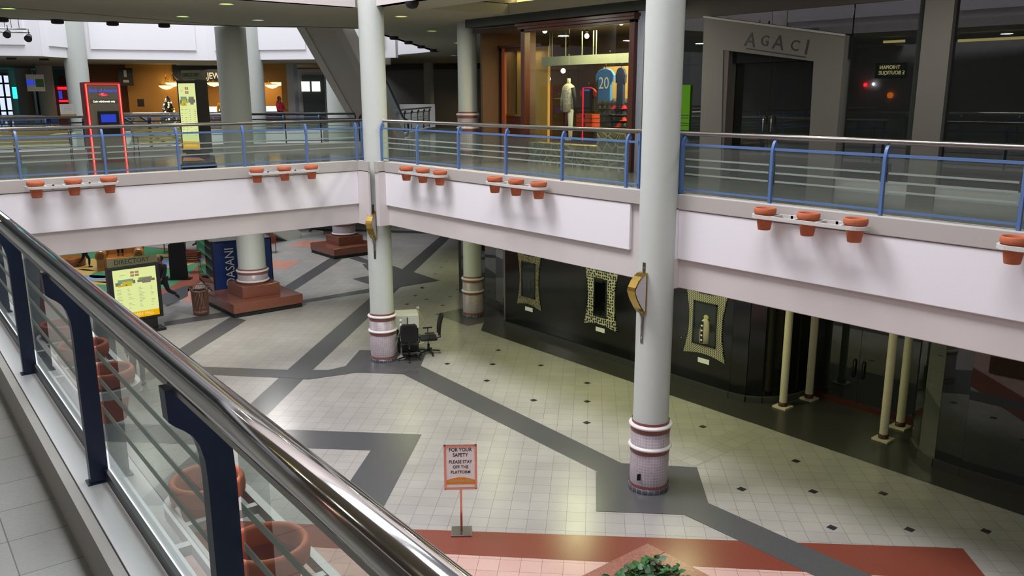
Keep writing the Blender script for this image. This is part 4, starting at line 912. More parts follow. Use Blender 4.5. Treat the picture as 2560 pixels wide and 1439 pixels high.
# ================================================================== LOWER FLOOR THINGS
def facing_frame(x, y, z=0, turn=0.0):
    """frame whose local -y looks back towards the viewer's side, turned by `turn`"""
    a = math.atan2(y, x)-PI/2+turn
    return a
# ---- safety notice stand
sp = Vector((7.52, 10.42, 0)); rz = facing_frame(sp.x, sp.y, turn=-.02)
t = thing('notice_stand', 'chrome notice stand asking people to stay off the platform', 'sign stand', sp, rz)
mat('rose_metal', (205, 150, 135), .16, 1.0, var=.03)
mb = MB(); mb.box((-.17, -.16, 0), (.17, .16, .03), 'satin_steel'); mb.build('base_plate', None, t, bevel=.004)
mb = MB(); mb.box((-.018, -.012, .03), (.018, .012, .80), 'rose_metal'); mb.build('pole', None, t)
mb = MB()
for a, b in (((-.27, -.02, .78), (-.232, .02, 1.56)), ((.232, -.02, .78), (.27, .02, 1.56)), ((-.27, -.02, .78), (.27, .02, .815)), ((-.27, -.02, 1.525), (.27, .02, 1.56))): mb.box(a, b, 'rose_metal')
mb.build('frame', None, t, bevel=.004)
mb = MB(); mb.box((-.233, -.006, .81), (.233, .012, 1.53), 'paper')
Mf = lambda x, z: Matrix.Translation((x, -.008, z)) @ Matrix.Rotation(PI/2, 4, 'X')
for s_, z_, q in (('FOR YOUR', 1.475, .088), ('SAFETY', 1.385, .088), ('PLEASE STAY', 1.265, .076), ('OFF THE', 1.175, .076), ('PLATFORM', 1.085, .076)): text_mb(mb, s_, q, Mf(0, z_), 'letter_black', .002, sx=.86, bold=.0012)
mat('notice_orange', (226, 146, 30), .5); arch = [(-.233, .87)]+[(-.233+.466*k/14, .945+.05*math.sin(PI*k/14)) for k in range(15)]+[(.233, .87)]
mb.add([(x, -.0085, z) for x, z in arch], [tuple(range(len(arch)))[::-1]], 'notice_orange')
text_mb(mb, 'LANDMARK MALL', .062, Matrix.Translation((0, -.0105, .93)) @ Matrix.Rotation(PI/2, 4, 'X'), 'cream', .002, sx=.78); mb.build('notice', None, t)
# ---- ribbed litter bin
t = thing('litter_bin', 'ribbed brown metal litter bin with flared rim beside the granite pedestal', 'bin', (9.42, 27.62, 0))
mb = MB()
for k in range(36):
    a = 2*PI*k/36; ca, sa = math.cos(a), math.sin(a)
    mb.bar((.25*ca, .25*sa, .12), (.275*ca, .275*sa, .80), .03, .008, 'trash_brown', up=(ca, sa, 0)); mb.bar((.275*ca, .275*sa, .80), (.335*ca, .335*sa, .93), .022, .008, 'trash_brown', up=(ca, sa, 0))
mb.build('slats', None, t)
mb = MB(); mb.lathe([(0, .03), (.20, .03), (.22, .0), (.245, .0), (.26, .10), (.26, .15), (.24, .15)], mt='trash_brown', n=36); mb.build('base', None, t)
mb = MB()
for R_, z_ in ((.278, .80), (.345, .935)): mb.lathe([(R_-.015, z_-.012), (R_+.012, z_-.012), (R_+.016, z_+.012), (R_-.012, z_+.014), (R_-.015, z_-.012)], mt='trash_brown', n=36)
mb.build('rim', None, t)
mb = MB(); mb.lathe([(.001, .3), (.225, .3), (.24, .82), (.232, .82), (.215, .35)], mt='plastic_black', n=28); mb.lathe([(.24, .80), (.262, .83), (.255, .845), (.235, .82)], mt='paper', n=28); mb.build('liner', None, t)
# ---- drinks cooler
cA = RZ(540, 766); cR = RZ(668, 708); cL = RZ(514, 716); hC = 1.95
dx = Vector((cR.x-cA.x, cR.y-cA.y, 0)); dl = Vector((cL.x-cA.x, cL.y-cA.y, 0))
cA = Vector((cA.x, cA.y, 0))*1.06; dl = (Vector((RZ(500, 716).x, RZ(500, 716).y, 0))*1.04-cA); dL = dl.length; dl.normalize(); dx = Vector((dl.y, -dl.x, 0)); wX = 2.15
t = thing('drinks_cooler', 'large blue branded bottled-water cooler with glass end behind the pedestal', 'cooler', cA)
Mc = Matrix((dx, dl, Vector((0, 0, 1)))).transposed().to_4x4()
mat('cooler_blue', (22, 50, 112), .4, var=.25, scale=2.0)
mb = MB(); mb.box((.05, 0, .08), (wX, .06, hC), 'cooler_blue', M=Mc); mb.build('side_panel', None, t)
mb = MB(); mb.box((.0, 0, 0), (.05, .08, hC+.02), 'black_matte', M=Mc); mb.box((0, dL-.06, 0), (.05, dL, hC+.02), 'black_matte', M=Mc); mb.box((wX-.04, 0, 0), (wX, .08, hC+.02), 'black_matte', M=Mc); mb.box((0, 0, 0), (wX, dL, .08), 'black_matte', M=Mc); mb.box((0, 0, hC-.05), (wX, dL, hC), 'plinth_dark', M=Mc); mb.box((wX-.05, .06, .08), (wX, dL, hC-.05), 'black_matte', M=Mc); mb.box((.5, .1, .08), (.55, dL-.1, hC-.05), 'beam_pale', M=Mc); mb.box((.0, dL-.03, .08), (wX, dL, hC-.05), 'black_matte', M=Mc); mb.build('cabinet', None, t)
mb = MB(); mb.box((.0, .08, .1), (.012, dL-.06, hC-.04), 'clear_glass', M=Mc); mb.build('glass_door', None, t)
mb = MB()
for z_ in (.45, .85, 1.25, 1.6): mb.box((.03, .1, z_), (.48, dL-.1, z_+.02), 'sill_white', M=Mc)
mb.build('shelves', None, t)
mb = MB(); text_mb(mb, 'DASANI', .46, Mc @ Matrix.Translation((.62, -.006, 1.0)) @ Matrix.Rotation(PI/2, 4, 'X') @ Matrix.Rotation(PI/2, 4, 'Z'), 'letter_white', .004, sx=.86); mb.build('lettering', None, t)
# ---- lit directory, lower floor
def directory(label, pl, pr, z0, zt, zb, header=True, thick=.26):
    """face between floor points pl (left) and pr (right)"""
    d = (pr-pl); W = d.length; d.normalize(); n = Vector((d.y, -d.x, 0))
    t = thing('directory_board', label, 'directory', Vector((pl.x, pl.y, z0)))
    M_ = Matrix((d, -n, Vector((0, 0, 1)))).transposed().to_4x4()
    mb = MB(); mb.box((0, 0, zb), (W, thick, zt), 'plastic_black', M=M_); mb.build('housing', None, t, bevel=.015)
    mb = MB(); mb.box((W*.12, .04, .05), (W*.88, thick-.04, zb), 'plastic_black', M=M_); mb.box((W*.0, -.12, 0), (W, thick+.12, .08), 'plastic_black', M=M_); mb.build('foot', None, t, bevel=.01)
    e = .10*W/1.2; H = zt-zb; x0, x1, y0, y1 = e, W-e, zb+.06*H, zt-.05*H
    mb = MB(); mb.box((x0, -.008, y0), (x1, .0, y1), 'lightbox', M=M_)
    w_ = x1-x0; h_ = y1-y0
    def R(a, b, c, d_, mt, k=0): mb.box((x0+w_*a, -.011-k*.001, y0+h_*b), (x0+w_*c, -.0085, y0+h_*d_), mt, M=M_)
    for a in (.40, .51):
        for b in (.90, .84): R(a, b-.0, a+.09, b+.045, 'map_red')
    R(.10, .72, .46, .80, 'map_teal'); R(.04, .68, .16, .75, 'map_grey'); R(.44, .70, .50, .77, 'map_grey'); R(.20, .66, .42, .755, 'map_yellow', 1); R(.09, .66, .20, .70, 'map_yellow', 1); R(.27, .67, .31, .70, 'map_grey', 2)
    R(.58, .74, .90, .80, 'map_green'); R(.55, .71, .96, .76, 'map_grey'); R(.66, .68, .86, .78, 'map_mauve', 1)
    for a in (.06, .30, .56, .84):
        for q in range(14):
            if random.random() < .8: R(a, .60-.03*q, a+.04+.1*random.random(), .605-.03*q, 'map_grey')
    R(.15, .885, .28, .89, 'map_grey'); mb.build('lit_map', None, t)
    mb = MB(); R(0, -.01, 1, .115, 'map_orange', 2); text_mb(mb, 'LANDMARK MALL', w_*.115, M_ @ Matrix.Translation((x0+w_*.5, -.016, y0+h_*.055)) @ Matrix.Rotation(PI/2, 4, 'X'), 'lightbox', .001, sx=.8); mb.build('orange_footer', None, t)
    if header:
        mb = MB(); mb.box((W*.03, thick*.45, zt), (W*.99, thick*.55, zt+.24), 'olive_board', M=M_); text_mb(mb, 'DIRECTORY', .20 if W > 1 else .13, M_ @ Matrix.Translation((W*.5, thick*.44, zt+.12)) @ Matrix.Rotation(PI/2, 4, 'X'), 'letter_black', .002, sx=.95 if W > 1 else .8, bold=.002); mb.build('header', None, t)
    return t
emat('lightbox', (226, 236, 160), 1.05); mat('olive_board', (92, 92, 62), .5)
for nm, c, s_ in (('map_red', (205, 160, 120), .7), ('map_teal', (150, 185, 150), .7), ('map_grey', (150, 150, 125), .6), ('map_yellow', (225, 200, 60), .8), ('map_green', (150, 175, 110), .7), ('map_mauve', (165, 150, 140), .6), ('map_orange', (250, 180, 10), .95)): emat(nm, c, s_)
zt = 2.12; pl = RZ(268, 672, zt); pr = RZ(397, 655, zt)
directory('tall lit mall directory on the lower floor, partly hidden by the foreground handrail', Vector((pl.x, pl.y, 0)), Vector((pr.x, pr.y, 0)), 0, zt, .42)
# ---- black draped stand
q = RZ(449, 698); t = thing('draped_stand', 'tall black draped board standing on the play-area edge', 'stand', q, math.radians(-35))
mb = MB(); zt_ = 1.62
mb.add([(-.34, -.1, .05), (.36, -.1, .05), (.33, -.06, zt_-.12), (.18, -.05, zt_), (-.05, -.05, zt_-.06), (-.32, -.06, zt_-.22)]+[(-.30, .12, .05), (.32, .12, .05), (.29, .1, zt_-.12), (.16, .09, zt_), (-.05, .09, zt_-.06), (-.28, .1, zt_-.22)], [(0, 1, 2, 3, 4, 5), (11, 10, 9, 8, 7, 6)]+[(i, i+6, (i+1) % 6+6, (i+1) % 6) for i in range(6)], 'fabric_black'); mb.build('drape', None, t, bevel=.02)
mb = MB(); mb.box((-.46, -.16, 0), (.46, .2, .05), 'plastic_black'); mb.build('base', None, t)
# ---- red slatted seats
def slat_seat(label, loc, rz, w, group='red slatted seats by the play area', back=True, mt='bench_red', frame_mt='trash_brown'):
    t = thing('slatted_seat', label, 'bench', loc, rz, group)
    mb = MB()
    for k in range(4): mb.box((-w/2, -.42+k*.115, .42), (w/2, -.42+k*.115+.095, .445), mt)
    mb.build('seat', None, t)
    mb = MB()
    for k in range(4): mb.bar((-w/2, .06+.02*k, .52+k*.10), (w/2, .06+.02*k, .52+k*.10), .02, .08, mt)
    mb.build('backrest', None, t)
    for s_ in (-1, 1):
        x = s_*(w/2-.04)
        mb = MB(); mb.tube([(x, -.42, .0), (x, -.38, .25), (x, -.40, .42), (x, -.40, .64), (x, .02, .62)], .014, frame_mt, 8); mb.build('leg', None, t)
        mb = MB(); mb.tube([(x, .18, 0), (x, .06, .25), (x, .03, .45), (x, .14, .90)], .014, frame_mt, 8); mb.build('leg', None, t)
    return t
p = RZ(489, 682); slat_seat('red slatted seat standing alone beside the black draped board', (p.x, p.y, 0), math.radians(150), .95)
for i, (px, py) in enumerate(((530, 622), (580, 621))):
    p = RZ(px, py); slat_seat(('red slatted seat behind the cooler with a person on it', 'red slatted seat behind the cooler, against the thick column')[i], (p.x, p.y, 0), math.radians(165), 1.05)
p = RZ(664, 633); slat_seat('red slatted seat just right of the thick column, behind the cooler', (p.x, p.y, 0), math.radians(155), 1.0)
p = RZ(438, 630); slat_seat('red slatted seat under the bridge edge behind the play area', (p.x, p.y, 0), math.radians(160), 1.0)
# ---- play toys
p = RZ(305, 668); t = thing('play_structure', 'shiny golden-brown climbing toy shaped like a stuffed armchair', 'play structure', p, math.radians(-18))
mat('toy_gold', (176, 112, 48), .25, var=.2, scale=3, coat=.5); mat('toy_dark', (120, 66, 30), .3)
k_ = 1.25
mb = MB(); mb.box((-.55*k_, -.5*k_, 0), (.55*k_, .5*k_, .42*k_), 'toy_gold'); mb.build('seat_block', None, t, bevel=.08)
mb = MB(); mb.box((-.6*k_, .3*k_, 0), (.6*k_, .62*k_, .9*k_), 'toy_gold'); mb.build('back_block', None, t, bevel=.1)
for s_ in (-1, 1):
    mb = MB(); mb.tube([(s_*.58*k_, -.55*k_, .50*k_), (s_*.58*k_, .45*k_, .54*k_)], .17*k_, 'toy_gold', 16); mb.box((s_*.58*k_-.13*k_, -.5*k_, 0), (s_*.58*k_+.13*k_, .45*k_, .45*k_), 'toy_gold'); mb.build('arm', None, t)
    mb = MB(); mb.tube([(s_*.58*k_, -.56*k_, .50*k_), (s_*.58*k_, -.57*k_, .50*k_)], .11*k_, 'toy_dark', 16); mb.build('arm_cap', None, t)
p = RZ(178, 664); t = thing('play_drum', 'low round brown drum on the play-area mural', 'play drum', p)
mb = MB(); mb.lathe([(.55, 0), (.58, .04), (.58, .34), (.54, .38)], mt='toy_dark', n=28); mb.build('drum_shell', None, t); mb = MB(); mb.lathe([(.545, .38), (.001, .385)], mt='toy_gold', n=28); mb.build('drum_top', None, t)

# ================================================================== PEOPLE
def skin_mesh(name, nodes_, edges, mt, parent, root=0, sub=1):
    me = bpy.data.meshes.new(name); me.from_pydata([n[0] for n in nodes_], edges, []); me.materials.append(MT[mt])
    o = bpy.data.objects.new(name, me); COL.objects.link(o); o.parent = parent
    sk = o.modifiers.new('skin', 'SKIN')
    if not me.skin_vertices: me.attributes.new('skin', 'FLOAT', 'POINT') if False else None
    for i, n in enumerate(nodes_):
        sv = me.skin_vertices[0].data[i]; r = n[1]; sv.radius = (r, r) if not isinstance(r, tuple) else r; sv.use_root = (i == root)
    sk.use_smooth_shade = True
    s2 = o.modifiers.new('sub', 'SUBSURF'); s2.levels = sub; s2.render_levels = sub; return o
def person(label, loc, rz, J, top, legs, hair='hair_black', shoes='shoe', skin='skin', top_name='jacket', hood=False, hips_to=.5, scale=1.0, cat='person'):
    """J: joint positions for a 1.72 m figure: pelvis, chest, neck, head, sl/sr shoulders, el/er, hl/hr, kl/kr, fl/fr ankles, tl/tr toes"""
    D = dict(pelvis=(0, 0, .93), waist=(0, 0, 1.08), chest=(0, 0, 1.30), neck=(0, 0, 1.47), head=(0, -.01, 1.60), sl=(-.18, 0, 1.40), sr=(.18, 0, 1.40), el=(-.24, .02, 1.13), er=(.24, .02, 1.13), hl=(-.25, -.06, .88), hr=(.25, -.06, .88),
             pl=(-.10, 0, .90), pr=(.10, 0, .90), kl=(-.11, -.02, .50), kr=(.11, -.02, .50), fl=(-.11, 0, .08), fr=(.11, 0, .08), tl=(-.12, -.17, .03), tr=(.12, -.17, .03))
    D.update(J); D = {k: Vector(v)*scale for k, v in D.items()}; s = scale
    t = thing('person', label, cat, loc, rz)
    order = ['pelvis', 'waist', 'chest', 'neck', 'sl', 'el', 'hl', 'sr', 'er', 'hr', 'pl', 'kl', 'fl', 'tl', 'pr', 'kr', 'fr', 'tr', 'head']
    rad = dict(pelvis=.13, waist=.12, chest=.145, neck=.055, sl=.065, el=.045, hl=.03, sr=.065, er=.045, hr=.03, pl=.09, kl=.058, fl=.042, tl=.035, pr=.09, kr=.058, fr=.042, tr=.035, head=.085)
    ix = {k: i for i, k in enumerate(order)}
    E_ = [('pelvis', 'waist'), ('waist', 'chest'), ('chest', 'neck'), ('neck', 'head'), ('chest', 'sl'), ('sl', 'el'), ('el', 'hl'), ('chest', 'sr'), ('sr', 'er'), ('er', 'hr'), ('pelvis', 'pl'), ('pl', 'kl'), ('kl', 'fl'), ('fl', 'tl'), ('pelvis', 'pr'), ('pr', 'kr'), ('kr', 'fr'), ('fr', 'tr')]
    skin_mesh('body', [(D[k], rad[k]*s) for k in order], [(ix[a], ix[b]) for a, b in E_], skin, t)
    # head shape, face, ears
    h = D['head']+Vector((0, 0, .03*s)); mb = MB(); mb.ball(h, .095*s, skin, 14, sc=(.82, .95, 1.18)); mb.ball(h+Vector((0, -.09*s, -.01*s)), .017*s, skin, 8, sc=(.8, 1.1, 1.3))
    for q in (-1, 1): mb.ball(h+Vector((q*.079*s, .005*s, -.005*s)), .018*s, skin, 8, sc=(.5, 1, 1.5)); mb.ball(h+Vector((q*.03*s, -.079*s, .015*s)), .011*s, 'letter_black', 8)
    mb.box(h+Vector((-.022*s, -.088*s, -.052*s)), h+Vector((.022*s, -.08*s, -.045*s)), 'coat_red' if False else 'toy_dark'); mb.build('head', None, t)
    mb = MB(); mb.lathe([(.001, .118), (.05, .105), (.08, .07), (.092, .02), (.088, -.04), (.06, -.08)], mt=hair, n=16, M=Matrix.Translation(h+Vector((0, .022*s, .01*s))) @ Matrix.Rotation(math.radians(-18), 4, 'X') @ Matrix.Scale(s, 4)); mb.build('hair', None, t)
    # hands with fingers
    for e_, h_ in (('el', 'hl'), ('er', 'hr')):
        d = (D[h_]-D[e_]).normalized(); a = d.cross(Vector((1, .2, 0))).normalized(); mb = MB(); p0 = D[h_]; mb.tube([p0, p0+d*.045*s, p0+d*.085*s], [.024*s, .034*s, .028*s], skin, 8)
        for f_ in range(4): o_ = a*(f_-1.5)*.017*s; L_ = (.065, .075, .07, .055)[f_]*s; mb.tube([p0+d*.08*s+o_, p0+d*(.08*s+L_*.55)+o_, p0+d*(.08*s+L_)+o_+Vector((0, -.012*s, 0))], [.009*s, .008*s, .006*s], skin, 6)
        mb.tube([p0+d*.03*s+a*.03*s, p0+d*.06*s+a*.052*s, p0+d*.085*s+a*.056*s], [.011*s, .009*s, .007*s], skin, 6); mb.build('hand', None, t)
    # clothing over the body
    k = 1.18
    skin_mesh(top_name, [(D['pelvis']+Vector((0, 0, -.06*s)), .15*s), (D['waist'], .145*s), (D['chest'], .165*s), (D['neck']-Vector((0, 0, .03*s)), .09*s), (D['sl'], .088*s), (D['el'], .066*s), (D['el'].lerp(D['hl'], .92), .052*s), (D['sr'], .088*s), (D['er'], .066*s), (D['er'].lerp(D['hr'], .92), .052*s)], [(0, 1), (1, 2), (2, 3), (2, 4), (4, 5), (5, 6), (2, 7), (7, 8), (8, 9)], top, t)
    if hood: mb = MB(); mb.ball(D['neck']+Vector((0, .07*s, .02*s)), .11*s, top, 12, sc=(1.1, .8, .7)); mb.build('hood', None, t)
    skin_mesh('trousers', [(D['pelvis'], .14*s), (D['pl'], .108*s), (D['kl'], .075*s), (D['kl'].lerp(D['fl'], .93), .062*s), (D['pr'], .108*s), (D['kr'], .075*s), (D['kr'].lerp(D['fr'], .93), .062*s)], [(0, 1), (1, 2), (2, 3), (0, 4), (4, 5), (5, 6)], legs, t)
    for a, b in (('fl', 'tl'), ('fr', 'tr')):
        d = (D[b]-D[a]); back = D[a]-Vector((d.x, d.y, 0)).normalized()*.05*s if Vector((d.x, d.y, 0)).length > .02 else D[a]
        mb = MB(); mb.tube([back-Vector((0, 0, .045*s)), D[a]-Vector((0, 0, .03*s)), D[b].lerp(D[a], .3), D[b]+d*.15], [.036*s, .046*s, .044*s, .026*s], shoes, 10); mb.build('shoe', None, t)
    return t
# walker in black behind the directory (walks to the left)
p = RZ(411, 762)
person('person in a black coat striding left behind the lower directory', (p.x, p.y, 0), math.radians(-62), dict(kl=(-.10, -.20, .52), fl=(-.10, -.26, .10), tl=(-.10, -.42, .04), kr=(.10, .14, .50), fr=(.10, .52, .28), tr=(.10, .60, .14), el=(-.24, .14, 1.15), hl=(-.22, .10, .92), er=(.24, -.08, 1.15), hr=(.22, -.24, .98)), 'cloth_black', 'jeans', top_name='coat')
# person whose legs show below the handrail
p = RZ(349, 962)
person('person in dark trousers standing on the lower floor behind the foreground glass', (p.x, p.y, 0), math.radians(150), dict(kl=(-.10, -.06, .50), fl=(-.11, .06, .08), tl=(-.12, -.10, .03), kr=(.10, .02, .5), fr=(.11, -.06, .08), tr=(.12, -.23, .03)), 'cloth_black', 'jeans', scale=.93)
# running child
p = RZ(216, 668)
person('child in plum clothes running across the play-area mural', (p.x, p.y, 0), math.radians(70), dict(kl=(-.10, -.22, .52), fl=(-.10, -.18, .10), tl=(-.10, -.33, .04), kr=(.10, .18, .5), fr=(.10, .42, .22), tr=(.10, .46, .08), el=(-.28, -.1, 1.2), hl=(-.26, -.28, 1.25), er=(.28, .1, 1.2), hr=(.30, .25, 1.1)), 'cloth_plum', 'cloth_black', scale=.72, top_name='dress')
# child on the toy
p = RZ(299, 655)
person('person in dark leggings standing on top of the golden climbing toy', Vector((RZ(305, 668).x, RZ(305, 668).y, .52)), math.radians(-20), dict(), 'cloth_black', 'cloth_black', scale=.75)
# seated on the red seat: only lower legs show past it
p = RZ(528, 618)
person('seated person whose crossed leg sticks out from the red seats behind the cooler', (p.x+.1, p.y+.35, 0), math.radians(-78), dict(pelvis=(0, 0, .52), waist=(0, .02, .68), chest=(0, .04, .92), neck=(0, .04, 1.09), head=(0, .02, 1.22), sl=(-.18, .04, 1.02), sr=(.18, .04, 1.02), el=(-.24, -.02, .78), er=(.24, -.02, .78), hl=(-.14, -.26, .66), hr=(.14, -.26, .66), pl=(-.1, 0, .50), pr=(.1, 0, .50), kl=(-.11, -.44, .52), kr=(.10, -.44, .50), fl=(-.11, -.72, .24), tl=(-.11, -.86, .16), fr=(.10, -.46, .08), tr=(.10, -.62, .03)), 'cloth_black', 'jeans')
# red coat on the far gallery
p = RD(703, 318, 45.0)
person('person in a bright red coat on the far gallery, looking towards the jewellery shop', (p.x, p.y, U), math.radians(30), dict(el=(-.26, -.06, 1.12), hl=(-.18, -.22, 1.10), er=(.26, -.06, 1.12), hr=(.18, -.22, 1.10)), 'coat_red', 'cloth_black', hood=True, top_name='coat', scale=1.04)
mat('vest_yellow', (214, 166, 30), .7)
p = RD(558, 300, 50.0)
person('person in a yellow top behind the jewellery shop counter', (p.x, p.y, U), math.radians(-10), dict(), 'vest_yellow', 'cloth_black', scale=1.0)

# ================================================================== AROUND THE CORNER COLUMN
# white reception cabinet
p = RZ(1024, 893); t = thing('reception_cabinet', 'white and black podium cabinet standing right of the corner column', 'cabinet', (p.x+.33, p.y+.62, 0), math.radians(-28))
mb = MB(); mb.box((-.30, -.28, .05), (.30, .28, .72), 'plastic_black'); mb.build('body', None, t, bevel=.01)
mat('cabinet_white', (205, 205, 200), .5, var=.02)
mb = MB(); mb.add([(-.32, -.30, .72), (.32, -.30, .72), (.32, .30, .72), (-.32, .30, .72), (-.32, -.25, 1.08), (.32, -.25, 1.08), (.32, .30, 1.12), (-.32, .30, 1.12)], [(0, 3, 2, 1), (4, 5, 6, 7), (0, 1, 5, 4), (1, 2, 6, 5), (2, 3, 7, 6), (3, 0, 4, 7)], 'cabinet_white'); mb.box((-.012, -.315, .66), (.012, -.26, 1.04), 'letter_black'); mb.build('top_box', None, t, bevel=.02)
mb = MB()
for k in range(6): mb.box((-.27+k*.10, -.29, .69), (-.23+k*.10, -.28, .71), 'paper')
mb.build('button_row', None, t)
def office_chair(label, loc, rz):
    t = thing('office_chair', label, 'office chair', loc, rz, 'black office chairs by the corner column')
    for k in range(5):
        a = 2*PI*k/5+.3; mb = MB(); mb.bar((0, 0, .11), (.30*math.cos(a), .30*math.sin(a), .075), .05, .03, 'plastic_black'); mb.tube([(.30*math.cos(a), .30*math.sin(a), .08), (.30*math.cos(a), .30*math.sin(a), .05)], .012, 'plastic_black', 6)
        b = MB(); L_ = mb.build('leg', None, t); b.lathe([(.028, -.022), (.03, 0), (.028, .022)], mt='plastic_black', n=12, M=Matrix.Translation((.31*math.cos(a), .31*math.sin(a), .03)) @ Matrix.Rotation(PI/2, 4, 'X') @ Matrix.Rotation(a, 4, 'Y')); b.build('castor', None, L_)
    mb = MB(); mb.tube([(0, 0, .08), (0, 0, .28)], .034, 'plastic_black', 12); mb.tube([(0, 0, .28), (0, 0, .42)], .02, 'satin_steel', 10); mb.build('gas_stem', None, t)
    mb = MB(); mb.box((-.24, -.24, .42), (.24, .24, .50), 'fabric_black'); mb.build('seat', None, t, bevel=.04)
    mb = MB(); n_ = 10; vs = []
    for i in range(n_+1):
        z_ = .56+.56*i/n_; hw = .20+.035*math.sin(PI*i/n_*.9)-(.05 if i == n_ else 0)-(.02 if i == 0 else 0); y_ = .27+.05*math.sin(PI*i/n_)*-.5+.10*i/n_
        vs += [(-hw, y_-.01, z_), (-hw*.5, y_+.015, z_), (hw*.5, y_+.015, z_), (hw, y_-.01, z_), (hw, y_+.04, z_), (hw*.5, y_+.07, z_), (-hw*.5, y_+.07, z_), (-hw, y_+.04, z_)]
    fs = [(i*8+k, i*8+(k+1) % 8, (i+1)*8+(k+1) % 8, (i+1)*8+k) for i in range(n_) for k in range(8)]+[tuple(range(8))[::-1], tuple(n_*8+k for k in range(8))]
    mb.add(vs, fs, 'fabric_black', True); mb.build('backrest', None, t)
    mb = MB(); mb.bar((0, .18, .43), (0, .34, .47), .06, .02, 'plastic_black'); mb.bar((0, .34, .46), (0, .33, .70), .06, .02, 'plastic_black', up=(0, 1, 0)); mb.build('back_support', None, t)
    for s_ in (-1, 1): mb = MB(); mb.tube([(s_*.22, .02, .46), (s_*.29, .02, .50), (s_*.29, .02, .66)], .015, 'plastic_black', 8); mb.box((s_*.29-.03, -.12, .66), (s_*.29+.03, .14, .69), 'plastic_black'); mb.build('armrest', None, t)
    return t
p = RZ(1024, 899); office_chair('black office chair seen from behind, in front of the white podium cabinet', (p.x, p.y, 0), math.radians(148))
p = RZ(1068, 884); office_chair('black office chair turned sideways, right of the other office chair', (p.x+.05, p.y, 0), math.radians(-118))
mat('stanchion_white', (214, 212, 206), .5)
ST = []
for i, (px, py) in enumerate(((1004, 893), (1047, 856))):
    p = RZ(px, py); ST.append(p); t = thing('chain_post', ('white chain post with ball top left of the podium cabinet', 'white chain post with ball top right of the podium cabinet')[i], 'post', (p.x, p.y, 0))
    mb = MB(); mb.lathe([(.16, 0), (.16, .02), (.05, .06), (.03, .10)], mt='stanchion_white', n=20); mb.build('base', None, t)
    mb = MB(); mb.tube([(0, 0, .08), (0, 0, 1.0)], .025, 'stanchion_white', 12); mb.build('pole', None, t); mb = MB(); mb.ball((0, 0, 1.05), .05, 'stanchion_white', 10); mb.build('ball_top', None, t)
def chain(label, a, b, sag, n=26):
    mb = MB(); a = Vector(a); b = Vector(b)
    for k in range(n):
        u = (k+.5)/n; p = a.lerp(b, u); p.z -= sag*4*u*(1-u); u2 = (k+1.3)/n; q = a.lerp(b, min(1, u2)); q.z -= sag*4*u2*(1-u2); d = (q-p).normalized()
        x = d; y = d.cross(Vector((0, 0, 1))); y = y.normalized() if y.length > 1e-3 else Vector((1, 0, 0)); z_ = x.cross(y)
        if k % 2: y, z_ = z_, y
        pts = [p+x*.024*math.cos(2*PI*j/8)+y*.013*math.sin(2*PI*j/8) for j in range(9)]; mb.tube(pts, .0045, 'stanchion_white', 5, cap=False)
    o = mb.build('plastic_chain', None); return tag(o, label, 'chain')
A = ST[0]+Vector((0, 0, 1.0)); B = ST[1]+Vector((0, 0, 1.0))
chain('white plastic chain drooping from the left chain post', A, A+Vector((.06, -.22, -.62)), .02, 18)
chain('white plastic chain looping back up to the left chain post', A+Vector((-.22, -.05, -.66)), A+Vector((.01, 0, -.02)), .05, 18)
chain('white plastic chain hanging from the right chain post towards the chair', B, B+Vector((.25, -.25, -.55)), .05, 18)
# ---- granite planter with glossy vine
C = RZ(1619, 1356.5, .46)
t = thing('stone_planter', 'square speckled red granite planter at the bottom edge of the picture', 'planter', (C.x, C.y, 0))
mb = MB(); W_ = 2.6
mb.box((-W_, -.34, 0), (0, 0, .46), 'granite_rust'); mb.box((-.34, -W_, 0), (0, -.34, .46), 'granite_rust'); mb.box((-W_, -W_, 0), (-W_+.34, -.34, .46), 'granite_rust'); mb.box((-W_+.34, -W_, 0), (-.34, -W_+.34, .46), 'granite_rust'); mb.build('rim', None, t, bevel=.01)
mat('soil', (46, 36, 30), .95, var=.3); mb = MB(); mb.box((-W_+.34, -W_+.34, 0), (-.34, -.34, .36), 'soil'); mb.build('soil', None, t)
def leaf_plant(name, label, c, spread_, n, h0, h1, ls):
    mb = MB(); rnd = random.Random(3)
    for i in range(n):
        x = c[0]+rnd.uniform(-spread_, spread_); y = c[1]+rnd.uniform(-spread_, spread_); z_ = h0+(h1-h0)*rnd.random()**.8
        L_ = ls*rnd.uniform(.7, 1.25); M_ = Matrix.Translation((x, y, z_)) @ Matrix.Rotation(rnd.uniform(0, 2*PI), 4, 'Z') @ Matrix.Rotation(rnd.uniform(-.2, .75), 4, 'X') @ Matrix.Rotation(rnd.uniform(-.35, .35), 4, 'Y')
        pr = [(0, 0, 0), (.28, .10, .03), (.44, .38, .05), (.36, .68, .03), (0, 1.05, -.08), (-.36, .68, .03), (-.44, .38, .05), (-.28, .10, .03), (0, .45, -.03)]
        mt = 'leaf' if rnd.random() < .72 else 'leaf_dark'
        mb.add([(a*L_, b*L_, c_*L_) for a, b, c_ in pr], [(8, 0, 1), (8, 1, 2), (8, 2, 3), (8, 3, 4), (8, 4, 5), (8, 5, 6), (8, 6, 7), (8, 7, 0)], mt, True, M=M_)
    return mb.build(name, None)
t = thing('vine_plant', 'glossy green heart-leaved vine filling the granite planter', 'plant', (C.x, C.y, .36))
o = leaf_plant('foliage', '', (-1.3, -1.3), .95, 1500, -.02, .26, .095); o.parent = t
mb = MB()
for k in range(26):
    x = -1.3+random.uniform(-.8, .8); y = -1.3+random.uniform(-.8, .8); mb.tube([(x, y, -.02), (x+random.uniform(-.1, .1), y+random.uniform(-.1, .1), .16), (x+random.uniform(-.2, .2), y+random.uniform(-.2, .2), .24)], .007, 'leaf_dark', 5)
mb.build('stems', None, t)
